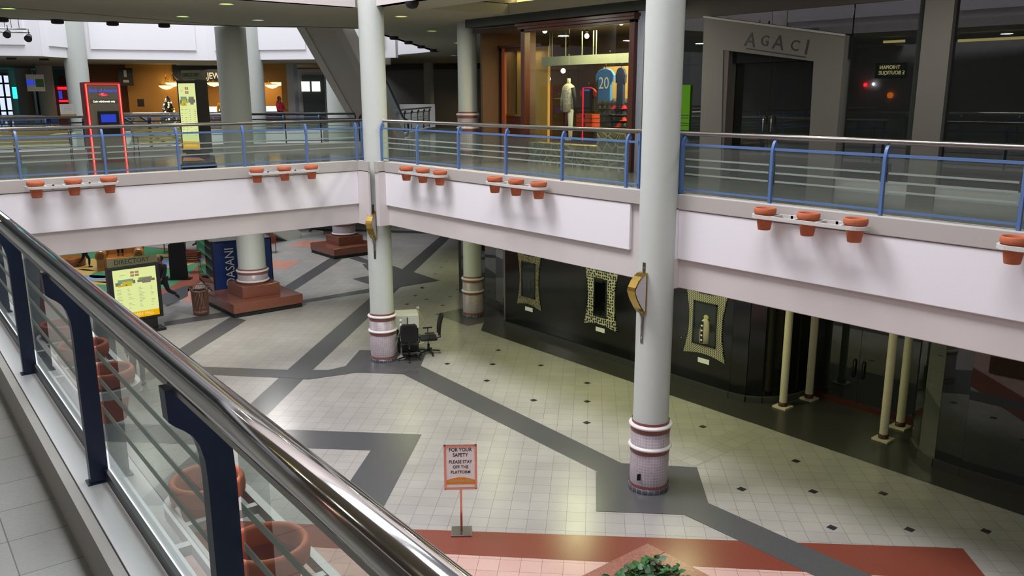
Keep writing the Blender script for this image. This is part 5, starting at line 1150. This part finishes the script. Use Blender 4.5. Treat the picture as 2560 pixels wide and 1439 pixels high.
# ================================================================== BRIDGE AND FAR GALLERY
def zat(py, px, D): return RD(px, py, D).z
# ---- ceiling lamps and black can lights
def ceil_disc(px, py, r, glow, label=None, z=ZC):
    p = RZ(px, py, z-.02); mb = MB(); mb.lathe([(r+.03, 0), (r+.03, .018), (r, .019)], mt='paper' if glow else 'black_matte', n=24)
    mb.lathe([(r, .012), (.001, .012)], mt=glow or 'black_matte', n=24)
    o = mb.build('ceiling_lamp', None, loc=(p.x, p.y, z-.02)); return tag(o, label, 'ceiling light', 'round lamps in the upper ceiling')
for px, py, g, lb in ((566, 11, 'lamp_green', 'green glowing ceiling lamp above the thick dark column, near the top edge'), (457, 42, 'lamp_green', 'green glowing ceiling lamp near the bridge ceiling edge'), (645, 51, 'lamp_white', 'dim white ceiling lamp right of the thick dark column'), (20, 22, 'lamp_green', 'green glowing ceiling lamp in the top left corner'),
        (1003, 42, 'lamp_yg', 'yellow-green ceiling lamp right of the corner column'), (1080, 78, 'lamp_yg', 'yellow-green ceiling lamp left of the dim tiled column'), (1145, 108, 'lamp_yg', 'ceiling lamp half hidden by the dim tiled column'), (1135, 139, 'lamp_white', 'small pale ceiling lamp beside the dim tiled column'), (1092, 160, 'lamp_white', 'farthest pale ceiling lamp right of the small distant column'), (1246, 109, 'lamp_warm2', 'small warm ceiling lamp left of the sports shop')):
    if 'lamp_yg' not in MT: emat('lamp_yg', (225, 245, 120), 1.7); emat('lamp_warm2', (255, 220, 150), 2.5)
    ceil_disc(px, py, .15, g, lb)
cans = [(4, 46), (143, 51), (281, 56), (410, 61), (985, 93), (1021, 105), (1053, 116), (1083, 125)]
for i, (px, py) in enumerate(cans):
    p = RZ(px, py-2, ZC); mb = MB(); mb.lathe([(.17, .0), (.17, -.10), (.13, -.12), (.001, -.11)], mt='black_matte', n=24); o = mb.build('can_light', None, loc=(p.x, p.y, ZC))
    tag(o, 'black can light under the bridge ceiling edge, %s from the left' % ('leftmost', 'second', 'third', 'fourth')[i] if i < 4 else 'black can light along the slanting well edge, %s from the corner column' % ('first', 'second', 'third', 'fourth')[i-4], 'ceiling light', 'black can lights along the well edge')
p = RZ(1030, 4, ZC); mb = MB(); mb.lathe([(.16, 0), (.16, -.06), (.11, -.14), (.001, -.17)], mt='black_matte', n=24); o = mb.build('camera_dome', None, loc=(p.x, p.y, ZC)); tag(o, 'black ceiling dome at the top edge beside the corner column', 'ceiling dome')
for i, (px, py) in enumerate(((28, 144), (110, 146))):
    p = RZ(px, py, 8.75); mb = MB(); mb.lathe([(.2, 0), (.2, -.08), (.001, -.09)], mt='black_matte', n=20); o = mb.build('can_light', None, loc=(p.x, p.y, 8.75)); tag(o, ('left', 'right')[i]+' black can light under the far gallery at the far left', 'ceiling light')

for x_, y_ in ((5.5, 24), (9.5, 23.5), (13.6, 21.5), (17.4, 25.4), (13.7, 13.6), (22, 31), (2, 23.5), (13.7, 7), (13.7, 17.0), (-2, 1.5), (-2, 5), (-2, 9), (-2, 13)):
    l = bpy.data.lights.new('gallery_lamp', 'AREA'); l.shape = 'DISK'; l.size = .4; l.energy = 75 if x_ > 12 and y_ in (13.6, 17.0) else (16 if x_ < 0 else 50); l.color = (1.0, .99, .90); o = bpy.data.objects.new('gallery_lamp', l); o.location = (x_, y_, ZC-.08); COL.objects.link(o)
# ---- track with two spotlights in the far well
p0 = RD(0, 70, 38); t = thing('spotlight_track', 'spotlight track with two black lamps before the white wall, top left', 'spotlights', p0)
e = RD(66, 73, 38)-p0; e2 = RD(75, 82, 38)-p0; s2 = RD(-60, 78, 38)-p0; s1 = RD(-60, 69, 38)-p0
mb = MB(); mb.tube([s1, e], .03, 'satin_steel', 6); mb.tube([s2, e2], .025, 'satin_steel', 6)
for px in (12, 29, 48): a = RD(px, 71, 38)-p0; mb.tube([a, a+Vector((0, 0, 3.2))], .012, 'satin_steel', 5)
mb.build('track', None, t)
for px, py in ((17, 87), (70, 97)):
    c = RD(px, py, 37.6)-p0; d = Vector((-.35, -.75, -.45)).normalized(); mb = MB(); mb.tube([c-d*.22, c, c+d*.02], [.10, .14, .13], 'black_matte', 14); mb.tube([c-d*.2, c-d*.2+Vector((0, 0, .28))], .015, 'black_matte', 5); mb.build('spot_lamp', None, t)

# ---- railings round the far well
def path_railing(label, a, b, n, paint, rail_mt, z=0.0, skip=0):
    a = Vector((a[0], a[1], 0)); b = Vector((b[0], b[1], 0)); d = (b-a); L = d.length; d.normalize(); inn = Vector((d.y, -d.x, 0))
    M_ = Matrix((d, inn, Vector((0, 0, 1)))).transposed().to_4x4(); M_.translation = a
    return railing(label, M_, [L*k/(n-1) for k in range(n)], [], 0, L, paint, rail_mt, z=z, barmt=paint)
path_railing('chrome-topped railing on the far side of the bridge, behind the left bench', (-7, 29.75), (8.9, 29.6), 9, 'navy_paint', 'satin_steel')
path_railing('railing on the far side of the bridge between cash machine and directory', (8.95, 29.6), (11.9, 29.4), 3, 'black_rail', 'satin_steel')
path_railing('dark railing behind the bridge, right of the thick column', (12.2, 29.2), (15.4, 27.4), 4, 'black_rail', 'black_rail')
path_railing('slanting railing with close posts running back right of the corner column', (15.7, 27.7), (25.6, 37.8), 10, 'black_rail', 'satin_steel')
def frail(label, a, b, n): return path_railing(label, b, a, n, 'blue_paint', 'chrome', z=-.19)
frail('distant railing of the far gallery in front of the food tables, far left', (-8, 44.2), (2, 43.9), 6)
frail('distant railing of the far gallery left of the white column', (2, 43.9), (8.3, 41.9), 5)
frail('distant railing of the far gallery in front of the jewellery shop', (10.6, 44.0), (15.8, 42.2), 5)
frail('distant bright-topped railing of the far gallery before the person in red', (15.8, 42.2), (19.3, 37.9), 4)
frail('distant railing behind the escalator on the far gallery', (19.4, 37.9), (25.9, 41.9), 5)

# ---- escalators
def escalator(name, label, foot, dirv, run, z0, ang, w, thick, truss='fascia_grey', side='cap_grey', open_steps=True):
    t = thing('escalator', label, 'escalator', foot)
    d = Vector((dirv[0], dirv[1], 0)).normalized(); sd = Vector((d.y, -d.x, 0)); up = Vector((0, 0, 1)); f0 = Vector((0, 0, z0-foot[2]))
    dd = (d*math.cos(ang)+up*math.sin(ang)).normalized(); nn = sd.cross(dd)*1
    if nn.z < 0: nn = -nn
    L = run/math.cos(ang); M_ = Matrix((dd, sd, nn)).transposed().to_4x4(); M_.translation = f0
    mb = MB(); mb.box((0, -w/2, -thick), (L, w/2, -.04), truss, M=M_); mb.box((-1.6*1, -w/2, -thick*1.0), (.1, w/2, -.04), truss, M=Matrix.Translation(f0) @ Matrix((d, sd, up)).transposed().to_4x4()); mb.build('truss', None, t)
    for s_ in (-1, 1):
        mb = MB(); mb.box((0, min(s_*w/2+s_*.03, s_*w/2-s_*.25), -thick-.04), (L, max(s_*w/2+s_*.03, s_*w/2-s_*.25), -thick), side, M=M_); mb.box((0, s_*w/2-.03, -thick-.02), (L, s_*w/2+.03, .12), side, M=M_); mb.build('side_panel', None, t)
        y = s_*(w/2-.14)
        mb = MB(); mb.box((0, y-.01, .1), (L, y+.01, .86), 'rail_glass', M=M_); mb.build('balustrade', None, t)
        pts = [M_ @ Vector((L, y, .92)), M_ @ Vector((.2, y, .92))]; hb = M_ @ Vector((.2, y, .92))
        for k in range(1, 9): a = PI*k/8; pts.append(hb-d*(.45+.38*math.sin(a))*min(1, k/2)+Vector((0, 0, -.08-.38*(1-math.cos(a)))))
        mb = MB(); mb.tube(pts, .05, 'black_rail', 10); mb.build('handrail', None, t)
    mb = MB()
    for k in range(int(L/.42)): q = M_ @ Vector((k*.42, 0, -.02)); mb.box((q.x-.2, q.y-.2, q.z-.02), (q.x+.2, q.y+.2, q.z+.1), 'satin_steel')
    mb.build('steps', None, t); return t
mat('fascia_grey', (168, 163, 156), .75, var=.02)
escalator('', 'large escalator rising from the upper floor up through the ceiling opening', Vector((19.25, 31.6, U)), (-.75, -.66), 12.0, U+.1, math.radians(33.5), 1.5, .6)
escalator('', 'escalator foot with black handrails on the lower floor behind the bridge', Vector((18.6, 40.4, 0)), (-.95, -.3), 8.8, .2, math.radians(31), 1.6, .6, truss='sill_white', side='sill_white')

# ---- things standing on the bridge
# cash machine kiosk
kc = RZ(276, 404, U); _a = math.atan2(kc.y, kc.x)-PI/2+math.radians(10); d = Vector((math.cos(_a), math.sin(_a), 0)); W = .98; n = Vector((d.y, -d.x, 0)); fl_ = kc-d*W/2; fr_ = kc+d*W/2; H = RD(255, 205, math.hypot(fl_.x, fl_.y)).z-U
t = thing('cash_machine', 'tall red bank cash machine kiosk outlined with red neon on the bridge', 'cash machine', fl_)
M_ = Matrix((d, -n, Vector((0, 0, 1)))).transposed().to_4x4()
mb = MB(); mb.box((0, 0, 0), (W, .62, H), 'atm_red', M=M_); mb.build('shell', None, t, bevel=.02)
mb = MB(); mb.box((.09, -.012, .05), (W-.09, .0, H-.09), 'atm_grey', M=M_); mb.build('front_panel', None, t)
mb = MB(); e = .055; mb.tube([M_ @ Vector(q) for q in ((e, -.02, 0.0), (e, -.02, H-e), (W-e, -.02, H-e), (W-e, -.02, 0.0))], .030, 'neon_red', 8); mb.tube([M_ @ Vector(q) for q in ((e, -.043, 0.0), (e, -.043, H-e), (W-e, -.043, H-e), (W-e, -.043, 0.0))], .012, 'neon_core', 6); mb.build('neon_outline', None, t)
mb = MB(); mb.box((.28, -.05, H*.34), (W-.14, -.01, H*.64), 'plastic_black', M=M_); mb.build('teller_panel', None, t, bevel=.01)
mb = MB(); mb.box((.36, -.056, H*.50), (W-.22, -.05, H*.60), 'screen_blue', M=M_); mb.build('screen', None, t)
mb = MB(); mb.box((W-.30, -.06, H*.435), (W-.20, -.05, H*.45), 'green_led', M=M_); mb.build('card_slot', None, t)
Ft = lambda x, z, k=0: M_ @ Matrix.Translation((x, -.016-k*.001, z)) @ Matrix.Rotation(PI/2, 4, 'X')
mb = MB(); text_mb(mb, 'Bank of America', .135, Ft(W/2+.01, H*.895), 'text_blue', .003, sx=.82, bold=.003); mb.build('lettering', None, t)
mb = MB()
for k, (mt, q) in enumerate((('neon_red', 0), ('letter_white', 1), ('screen_blue', 2))):
    mb.add([M_ @ Vector((W/2-.13+q*.06, -.018-k*.001, H*.845)), M_ @ Vector((W/2-.03+q*.06, -.018-k*.001, H*.825)), M_ @ Vector((W/2+.05+q*.03, -.018-k*.001, H*.845)), M_ @ Vector((W/2-.05+q*.03, -.018-k*.001, H*.868))], [(0, 1, 2, 3)], 'neon_red' if k != 1 else 'letter_white')
mb.build('flag_emblem', None, t)
mb = MB(); mb.box((.12, -.018, H*.735), (W-.12, -.012, H*.785), 'lime_strip' if 'lime_strip' in MT else 'olive_board', M=M_); text_mb(mb, 'Cash withdrawals only', .075, Ft(W/2, H*.76, 4), 'text_white', .002, sx=.85, bold=.002); mb.build('notice_strip', None, t)
# benches
def bridge_bench(label, px, py, w, turn):
    p = RZ(px, py, U); t = slat_seat(label, (p.x, p.y, U), turn, w, 'khaki slatted benches on the bridge', mt='bench_slat', frame_mt='navy_paint'); return t
b1 = bridge_bench('khaki slatted bench at the left edge of the picture on the bridge', 60, 404, 2.6, math.radians(-8))
b2 = bridge_bench('khaki slatted bench half hidden behind the upper directory', 415, 391, 1.9, math.radians(0))
# upper directory
zt = U+2.28; pb = RZ(466, 418, U); pbr = RZ(505, 412, U)
D0 = math.hypot(pb.x, pb.y)
pl = RD(456, 380, D0+.1); pr = RD(505, 380, D0-.38)
directory('tall lit mall directory on the bridge with olive header', Vector((pl.x, pl.y, 0)), Vector((pr.x, pr.y, 0)), U, zt-U, .38, True, .40)
# brochure box at its foot
p = RZ(498, 419, U); t = thing('brochure_box', 'black brochure box with red and white leaflet at the foot of the bridge directory', 'brochure box', (p.x, p.y, U), math.atan2(p.y, p.x)-PI/2)
mb = MB(); mb.add([(-.42, -.2, 0), (.42, -.2, 0), (.42, .2, 0), (-.42, .2, 0), (-.42, -.2, .18), (.42, -.2, .18), (.42, .2, .32), (-.42, .2, .32)], [(0, 3, 2, 1), (4, 5, 6, 7), (0, 1, 5, 4), (1, 2, 6, 5), (2, 3, 7, 6), (3, 0, 4, 7)], 'plastic_black'); mb.build('box', None, t, bevel=.03)
mb = MB(); mb.add([(-.40, -.17, .20), (.18, -.17, .20), (.02, .02, .268), (-.36, .05, .278)], [(0, 1, 2, 3)], 'salmon_tile'); mb.build('leaflet', None, t)

# ---- distant facades (real walls further back on the same floor)
def facade(name, x0, x1, y0, y1, D0, D1, mt, z0=None, z1=None, th=.25, st=True, out=0.0, label=None, cat=None):
    """wall between two sight lines; y0/y1 picture heights give its true top and bottom unless z0/z1 are given"""
    a = RD(x0, 240, D0-out); b = RD(x1, 240, D1-out)
    zb = z0 if z0 is not None else RD(x0, y1, D0).z; zt_ = z1 if z1 is not None else RD(x0, y0, D0).z
    mb = MB(); mb.bar((a.x, a.y, (zb+zt_)/2), (b.x, b.y, (zb+zt_)/2), th, zt_-zb, mt)
    o = mb.build(name, None); o['kind'] = 'structure'
    return o
DJ = 52.0
facade('wall_1', 225, 330, 0, 0, DJ+1, DJ+.5, 'amber_dark', z0=U, z1=8.75)
facade('wall_2', 322, 447, 0, 0, DJ, DJ-.5, 'amber_wall', z0=U, z1=8.75)
facade('door_1', 372, 385, 205, 285, DJ, DJ, 'amber_dark', z0=U, out=.2)
facade('wall_3', 438, 668, 0, 0, DJ-.6, DJ-1.5, 'sign_navy', z0=RD(500, 203, DJ).z, z1=8.7)
facade('wall_4', 662, 724, 0, 0, DJ-2, DJ-3, 'amber_wall', z0=RD(690, 203, DJ-2).z, z1=8.75)
facade('wall_5', 708, 724, 0, 0, DJ-3, DJ-3.2, 'amber_wall', z0=U, z1=8.75, out=.05)
facade('wall_6', 724, 742, 0, 0, DJ-3.5, DJ-4, 'grey_door', z0=U, z1=8.75, out=.2)
facade('wall_7', 738, 900, 0, 0, DJ-4, DJ-4, 'cap_grey', z0=U, z1=8.45)
facade('door_2', 757, 812, 188, 290, DJ-4, DJ-4, 'store_dark', z0=U, out=.2) if 'store_dark' in MT else (mat('store_dark', (44, 52, 50), .25), facade('door_2', 757, 812, 188, 290, DJ-4, DJ-4, 'store_dark', z0=U, out=.25))
for i, px in enumerate((764, 790)):
    a = RD(px, 216, DJ-4.5); mb = MB(); mb.box((-.22, -.02, -.26), (.22, .02, .26), 'lamp_pane' if 'lamp_pane' in MT else 'lamp_white'); o = mb.build('lit_poster', None, loc=a); o.rotation_euler = (0, 0, math.atan2(a.y, a.x)-PI/2); tag(o, ('left', 'right')[i]+' small lit square on the dark shop door behind the escalator', 'poster')
# jewellery shop interior: warm back wall, counter, lamps
facade('wall_8', 440, 725, 0, 0, DJ+5, DJ+4, 'amber_wall', z0=U, z1=8.75)
facade('wall_9', 225, 725, 0, 0, DJ+5.5, DJ+5.5, 'amber_dark', z0=8.72, z1=8.9)
area('jewellery_glow', tuple(RD(560, 205, DJ+2)), 7, 2.5, 170, (1.0, .72, .36)); area('jewellery_front_glow', tuple(RD(400, 170, DJ-3)), 8, 2, 150, (1.0, .78, .45))
a = RD(575, 290, DJ+.5); mb = MB(); mb.box((-3.2, -.3, 0), (3.2, .3, .95), 'wood_red'); mb.box((-3.2, -.3, .95), (3.2, .3, 1.25), 'lamp_white'); o = mb.build('display_counter', None, loc=(a.x, a.y, U)); o.rotation_euler = (0, 0, math.radians(-17)); tag(o, 'long lit glass display counter in the jewellery shop', 'counter')
t = thing('shop_sign', 'navy fascia sign with white serif lettering over the jewellery shop', 'sign', RD(530, 190, DJ-1.0))
rzs = math.atan2(RD(530, 190, DJ).y, RD(530, 190, DJ).x)-PI/2
sgo = RD(530, 190, DJ-1.0); RS = Matrix.Rotation(rzs, 4, 'Z'); tp = RD(514, 190, DJ-1.45)-sgo
mb = MB(); text_mb(mb, '.JEWELRY', .46, Matrix.Translation(tp) @ RS @ Matrix.Rotation(PI/2, 4, 'X'), 'letter_white', .01, sx=.80, bold=.01, align='LEFT'); mb.build('lettering', None, t)
emat('pendant_glow', (255, 225, 150), 3.0)
for i, (px, py) in enumerate(((416, 216), (433, 209), (535, 209), (680, 214), (694, 208))):
    lb = ('lower left dish pendant lamp left of the jewellery sign', 'upper right dish pendant lamp left of the jewellery sign', 'dish pendant lamp under the jewellery lettering', 'larger dish pendant lamp in the opening near the person in red', 'smaller dish pendant lamp in the opening near the person in red')[i]
    c = RD(px, py, DJ-.9 if px < 600 else DJ+.5); t = thing('pendant_lamp', lb, 'lamp', c, 0, 'dish pendant lamps of the jewellery shop')
    mb = MB(); mb.lathe([(.001, -.17), (.20, -.12), (.36, -.02), (.40, .05)], mt='pendant_glow', n=20); mb.build('glass_dish', None, t)
    mb = MB(); mb.lathe([(.40, .05), (.42, .07), (.38, .09)], mt='brass', n=20)
    for k in range(3): a_ = 2*PI*k/3; mb.tube([(.38*math.cos(a_), .38*math.sin(a_), .06), (0, 0, .5)], .012, 'brass', 5)
    mb.tube([(0, 0, .5), (0, 0, max(.7, 8.75-c.z))], .012, 'brass', 5); mb.build('hanger', None, t)
# decorated tree
p = RD(424, 300, 47.5); t = thing('decorated_tree', 'small decorated tree with lights and tinsel behind the far railing', 'tree', (p.x, p.y, U))
zt_ = RD(424, 240, 47.5).z-U; mb = MB(); rnd = random.Random(5); mat('tinsel', (150, 110, 110), .4, var=.3); mat('fir', (70, 66, 60), .8, var=.3)
mb.tube([(0, 0, 0), (0, 0, zt_*.9)], .04, 'wood_dark', 6); mb.build('trunk', None, t)
mb = MB()
for k in range(460):
    u = rnd.random()**.7; R_ = .62*(1-u)+.05; a_ = rnd.random()*2*PI; z_ = .25+(zt_-.25)*u; c = Vector((R_*math.cos(a_)*.3, R_*math.sin(a_)*.3, z_)); e_ = Vector((R_*math.cos(a_), R_*math.sin(a_), z_-.12)); mb.bar(c, e_, .03, .02, 'fir')
mb.build('branches', None, t)
mb = MB()
for k in range(90): u = rnd.random()**.8; R_ = .62*(1-u)+.05; a_ = rnd.random()*2*PI; mb.ball((R_*math.cos(a_), R_*math.sin(a_), .2+(zt_-.25)*u), .035+.02*rnd.random(), rnd.choice(['lamp_white', 'coat_red', 'tinsel', 'paper', 'lamp_yellow']), 5)
mb.build('ornaments', None, t)['kind'] = 'stuff'
# dark sign board and placard on the amber wall
a = RD(314, 190, DJ-1); mb = MB(); mb.box((-.36, -.05, -.5), (.36, .05, .42), 'black_matte'); mb.box((-.08, -.056, -.05), (.06, -.05, .3), 'cap_grey'); mb.box((-.14, -.056, -.34), (.14, -.05, -.2), 'cap_grey'); o = mb.build('hanging_sign', None, loc=a); o.rotation_euler = (0, 0, math.atan2(a.y, a.x)-PI/2); tag(o, 'black hanging sign board on the dark amber wall', 'sign')
a = RD(352, 257, DJ-1); mb = MB(); mb.box((-.17, -.03, -.2), (.17, .03, .2), 'black_matte'); o = mb.build('wall_placard', None, loc=a); o.rotation_euler = (0, 0, math.atan2(a.y, a.x)-PI/2); tag(o, 'small black placard on the amber wall', 'placard')
# shrub behind the cash machine
p = RD(315, 300, 46); mb = MB(); rnd = random.Random(9)
for k in range(160): a_ = rnd.random()*2*PI; r_ = rnd.random()*.45; z_ = .5+rnd.random()*.5; mb.bar((0, 0, .3), (r_*math.cos(a_), r_*math.sin(a_), z_), .05, .01, 'leaf_dark')
mb.lathe([(.001, 0), (.25, 0), (.32, .4), (.3, .4)], mt='plastic_black', n=16); o = mb.build('potted_shrub', None, loc=(p.x, p.y, U)); tag(o, 'dark potted shrub on the far gallery right of the cash machine', 'plant')

# ---- far left food area
facade('wall_10', -260, 30, 0, 0, 70, 74, 'wall_paint', z0=RD(0, 186, 70).z, z1=8.75)
facade('wall_11', 95, 232, 0, 0, 66, 62, 'plinth_dark', z0=U, z1=8.75)
facade('wall_12', 150, 185, 0, 0, 60, 60, 'amber_dark', z0=U, z1=RD(150, 190, 60).z)
mb = MB(); a = RD(-40, 240, 76); b = RD(30, 240, 76); mb.bar((a.x, a.y, 7.1), (b.x, b.y, 7.1), .1, 3.6, 'day_pane' if 'day_pane' in MT else (emat('day_pane', (205, 220, 240), 1.3) and 'day_pane')); o = mb.build('window_6', None); o['kind'] = 'structure'
mb = MB(); a = RD(-40, 240, 75.5); b = RD(30, 240, 75.5)
for z_ in (6.0, 7.0, 8.0): mb.bar((a.x, a.y, z_), (b.x, b.y, z_), .12, .12, 'plinth_dark')
for k in range(5): q = a.lerp(b, k/4); mb.box((q.x-.06, q.y-.06, U), (q.x+.06, q.y+.06, 8.9), 'plinth_dark')
o = mb.build('trim_10', None); o['kind'] = 'structure'
emat('neon_teal', (40, 235, 225), 3.0); emat('neon_white', (220, 235, 255), 3.0)
a = RD(46, 236, 63); mb = MB(); mb.box((-.3, -.08, -.25), (.3, .08, .45), 'neon_teal'); mb.box((.0, -.08, -.45), (.55, .08, -.2), 'neon_teal'); mb.box((-.05, -.05, U-a.z), (.05, .05, -.25), 'black_matte'); o = mb.build('neon_sign', None, loc=a); tag(o, 'glowing turquoise sign on the far gallery near the left edge', 'sign')
a = RD(160, 236, 57); t = thing('snack_kiosk', 'small kiosk with red and white lit signs left of the white column', 'kiosk', (a.x, a.y, U), math.radians(-12))
h_ = a.z-U; mb = MB(); mb.box((-.75, -.4, 0), (.75, .4, h_-.55), 'wood_red'); mb.box((-.9, -.42, h_-.5), (.6, .4, h_+.5), 'atm_red'); mb.build('body', None, t)
mb = MB(); mb.box((-.30, -.46, h_+.28), (.65, -.42, h_+.42), 'neon_red'); mb.box((-.3, -.46, h_-.42), (.6, -.42, h_-.32), 'neon_red'); mb.box((-.28, -.46, h_-.25), (-.10, -.42, h_+.2), 'screen_blue'); mb.box((.32, -.46, h_-.25), (.55, -.42, h_+.2), 'neon_white'); mb.build('lit_panels', None, t)
a = RD(93, 240, 52); mb = MB(); zt_ = RD(93, 186, 52).z; zb_ = RD(93, 228, 52).z; mb.box((-.42, -.02, zb_-a.z), (.42, .02, zt_-a.z), 'paper'); mb.box((-.42, -.03, zb_-a.z+.30), (-.05, -.02, zb_-a.z+.58), 'screen_blue'); mb.box((.0, -.03, zb_-a.z+.22), (.38, -.02, zb_-a.z+.62), 'green_play'); mb.tube([(0, 0, zt_-a.z), (0, 0, 8.75-a.z)], .02, 'satin_steel', 5); o = mb.build('hanging_banner', None, loc=a); tag(o, 'white hanging banner with blue and green print at the far left', 'banner')
a = RZ(172, 330, U); a = RD(173, 300, 33); t = thing('menu_stand', 'white paper menu board with yellow foot strip beside the white column', 'sign stand', (a.x, a.y, U), math.atan2(a.y, a.x)-PI/2)
z1_ = RD(173, 260, 33).z-U; z0_ = RD(173, 292, 33).z-U; mb = MB(); mb.box((-.24, -.02, z0_), (.24, .02, z1_), 'paper'); mb.box((-.24, -.024, z0_), (.24, -.02, z0_+.09), 'play_y' if 'play_y' in MT else 'yellow_play')
for q in range(3): mb.box((-.12, -.024, z1_-.10-q*.05), (.12, -.02, z1_-.09-q*.05), 'map_grey')
mb.build('board', None, t); mb = MB(); mb.tube([(0, 0, 0), (0, 0, z0_)], .02, 'black_matte', 8); mb.box((-.2, -.2, 0), (.2, .2, .02), 'black_matte'); mb.build('pole', None, t)
mat('chair_blue', (40, 66, 130), .5)
def cafe_chair(label, loc, rz):
    t = thing('cafe_chair', label, 'chair', loc, rz, 'blue cafe chairs on the far gallery'); mb = MB(); mb.box((-.2, -.2, .43), (.2, .2, .46), 'chair_blue'); mb.build('seat', None, t); mb = MB(); mb.box((-.2, .18, .55), (.2, .21, .88), 'chair_blue'); mb.build('backrest', None, t)
    for sx_ in (-.18, .18):
        for sy_ in (-.18, .19): mb = MB(); mb.tube([(sx_, sy_, 0), (sx_, sy_, .44 if sy_ < 0 else .6)], .014, 'satin_steel', 6); mb.build('leg', None, t)
    return t
c0 = None; kx = 0
words_ = ('first', 'second', 'third', 'fourth', 'fifth', 'sixth', 'seventh')
for i, px in enumerate((8, 34, 58, 84, 112, 140, 190)):
    p = RD(px, 300, 47.5+.8*(i % 2)); lb = 'blue cafe chair on the far gallery, %s from the left picture edge' % words_[i]
    if c0 is None: c0 = cafe_chair(lb, (p.x, p.y, U), .4)
    else: dup(c0, (p.x, p.y, U), i*1.3, lb)
t0 = None
for i, px in enumerate((20, 72, 128)):
    p = RD(px, 300, 49.5); lb = ('small round cafe table at the far left edge of the far gallery', 'small round cafe table below the hanging banner', 'small round cafe table left of the snack kiosk')[i]
    if t0 is None:
        t0 = thing('cafe_table', lb, 'table', (p.x, p.y, U), 0, 'cafe tables on the far gallery'); mb = MB(); mb.lathe([(.001, .72), (.4, .72), (.4, .75), (.001, .75)], mt='bench_red', n=20); mb.build('tabletop', None, t0); mb = MB(); mb.tube([(0, 0, 0), (0, 0, .72)], .03, 'satin_steel', 8); mb.lathe([(.25, 0), (.25, .02), (.02, .04)], mt='satin_steel', n=16); mb.build('pedestal', None, t0)
    else: dup(t0, (p.x, p.y, U), 0, lb)
# ---- right branch of the far gallery, seen between the corner column and the sports shop
DR = 64.0
mat('far_wall', (150, 146, 146), .8); mat('far_dark', (52, 56, 52), .6); mat('far_glass', (60, 68, 66), .2)
facade('wall_13', 930, 1300, 0, 0, DR, DR-3, 'far_wall', z0=U, z1=ZC)
facade('wall_14', 930, 1300, 0, 0, DR-.3, DR-3.3, 'plinth_dark', z0=RD(1000, 175, DR).z, z1=ZC, th=.4)
facade('door_3', 985, 1041, 215, 0, DR-.4, DR-.6, 'far_dark', z0=U, th=.3)
facade('door_4', 1085, 1142, 190, 0, DR-1, DR-1.4, 'far_glass', z0=U, th=.3)
mb = MB(); a = RD(1043, 280, 50); mb.box((-1.0, -.3, 0), (1.0, .3, 1.35), 'cabinet_white'); o = mb.build('white_kiosk', None, loc=(a.x, a.y, U)); o.rotation_euler = (0, 0, math.radians(-30)); tag(o, 'low white kiosk behind the foot of the large escalator', 'kiosk')
# small lit shop on the right
a = RD(1205, 260, DR-4); b = RD(1256, 260, DR-4); zt_ = RD(1230, 224, DR-4).z
mb = MB(); mb.bar((a.x, a.y, (U+zt_)/2), (b.x, b.y, (U+zt_)/2), .1, zt_-U, 'shop_wall_warm'); o = mb.build('wall_15', None); o['kind'] = 'structure'
area('small_shop_light', tuple(RD(1230, 222, DR-5)), 1.4, .6, 60, (1.0, .8, .4))
for i, (px, mt, lb) in enumerate(((1226, 'black_matte', 'black garment hanging in the small lit shop left of the sports shop'), (1216, 'green_play', 'green garment hanging in the small lit shop left of the sports shop'), (1247, 'beam_pale', 'pale garment at the right side of the small lit shop'))):
    p = RD(px, 255, DR-5); mb = MB(); mb.prism([(-.3, -.55), (.3, -.55), (.26, .3), (.1, .42), (-.1, .42), (-.26, .3)], -.06, .06, mt, M=Matrix.Rotation(math.atan2(p.y, p.x)-PI/2, 4, 'Z') @ Matrix.Rotation(PI/2, 4, 'X')); o = mb.build('garment', None, loc=p); tag(o, lb, 'clothing')
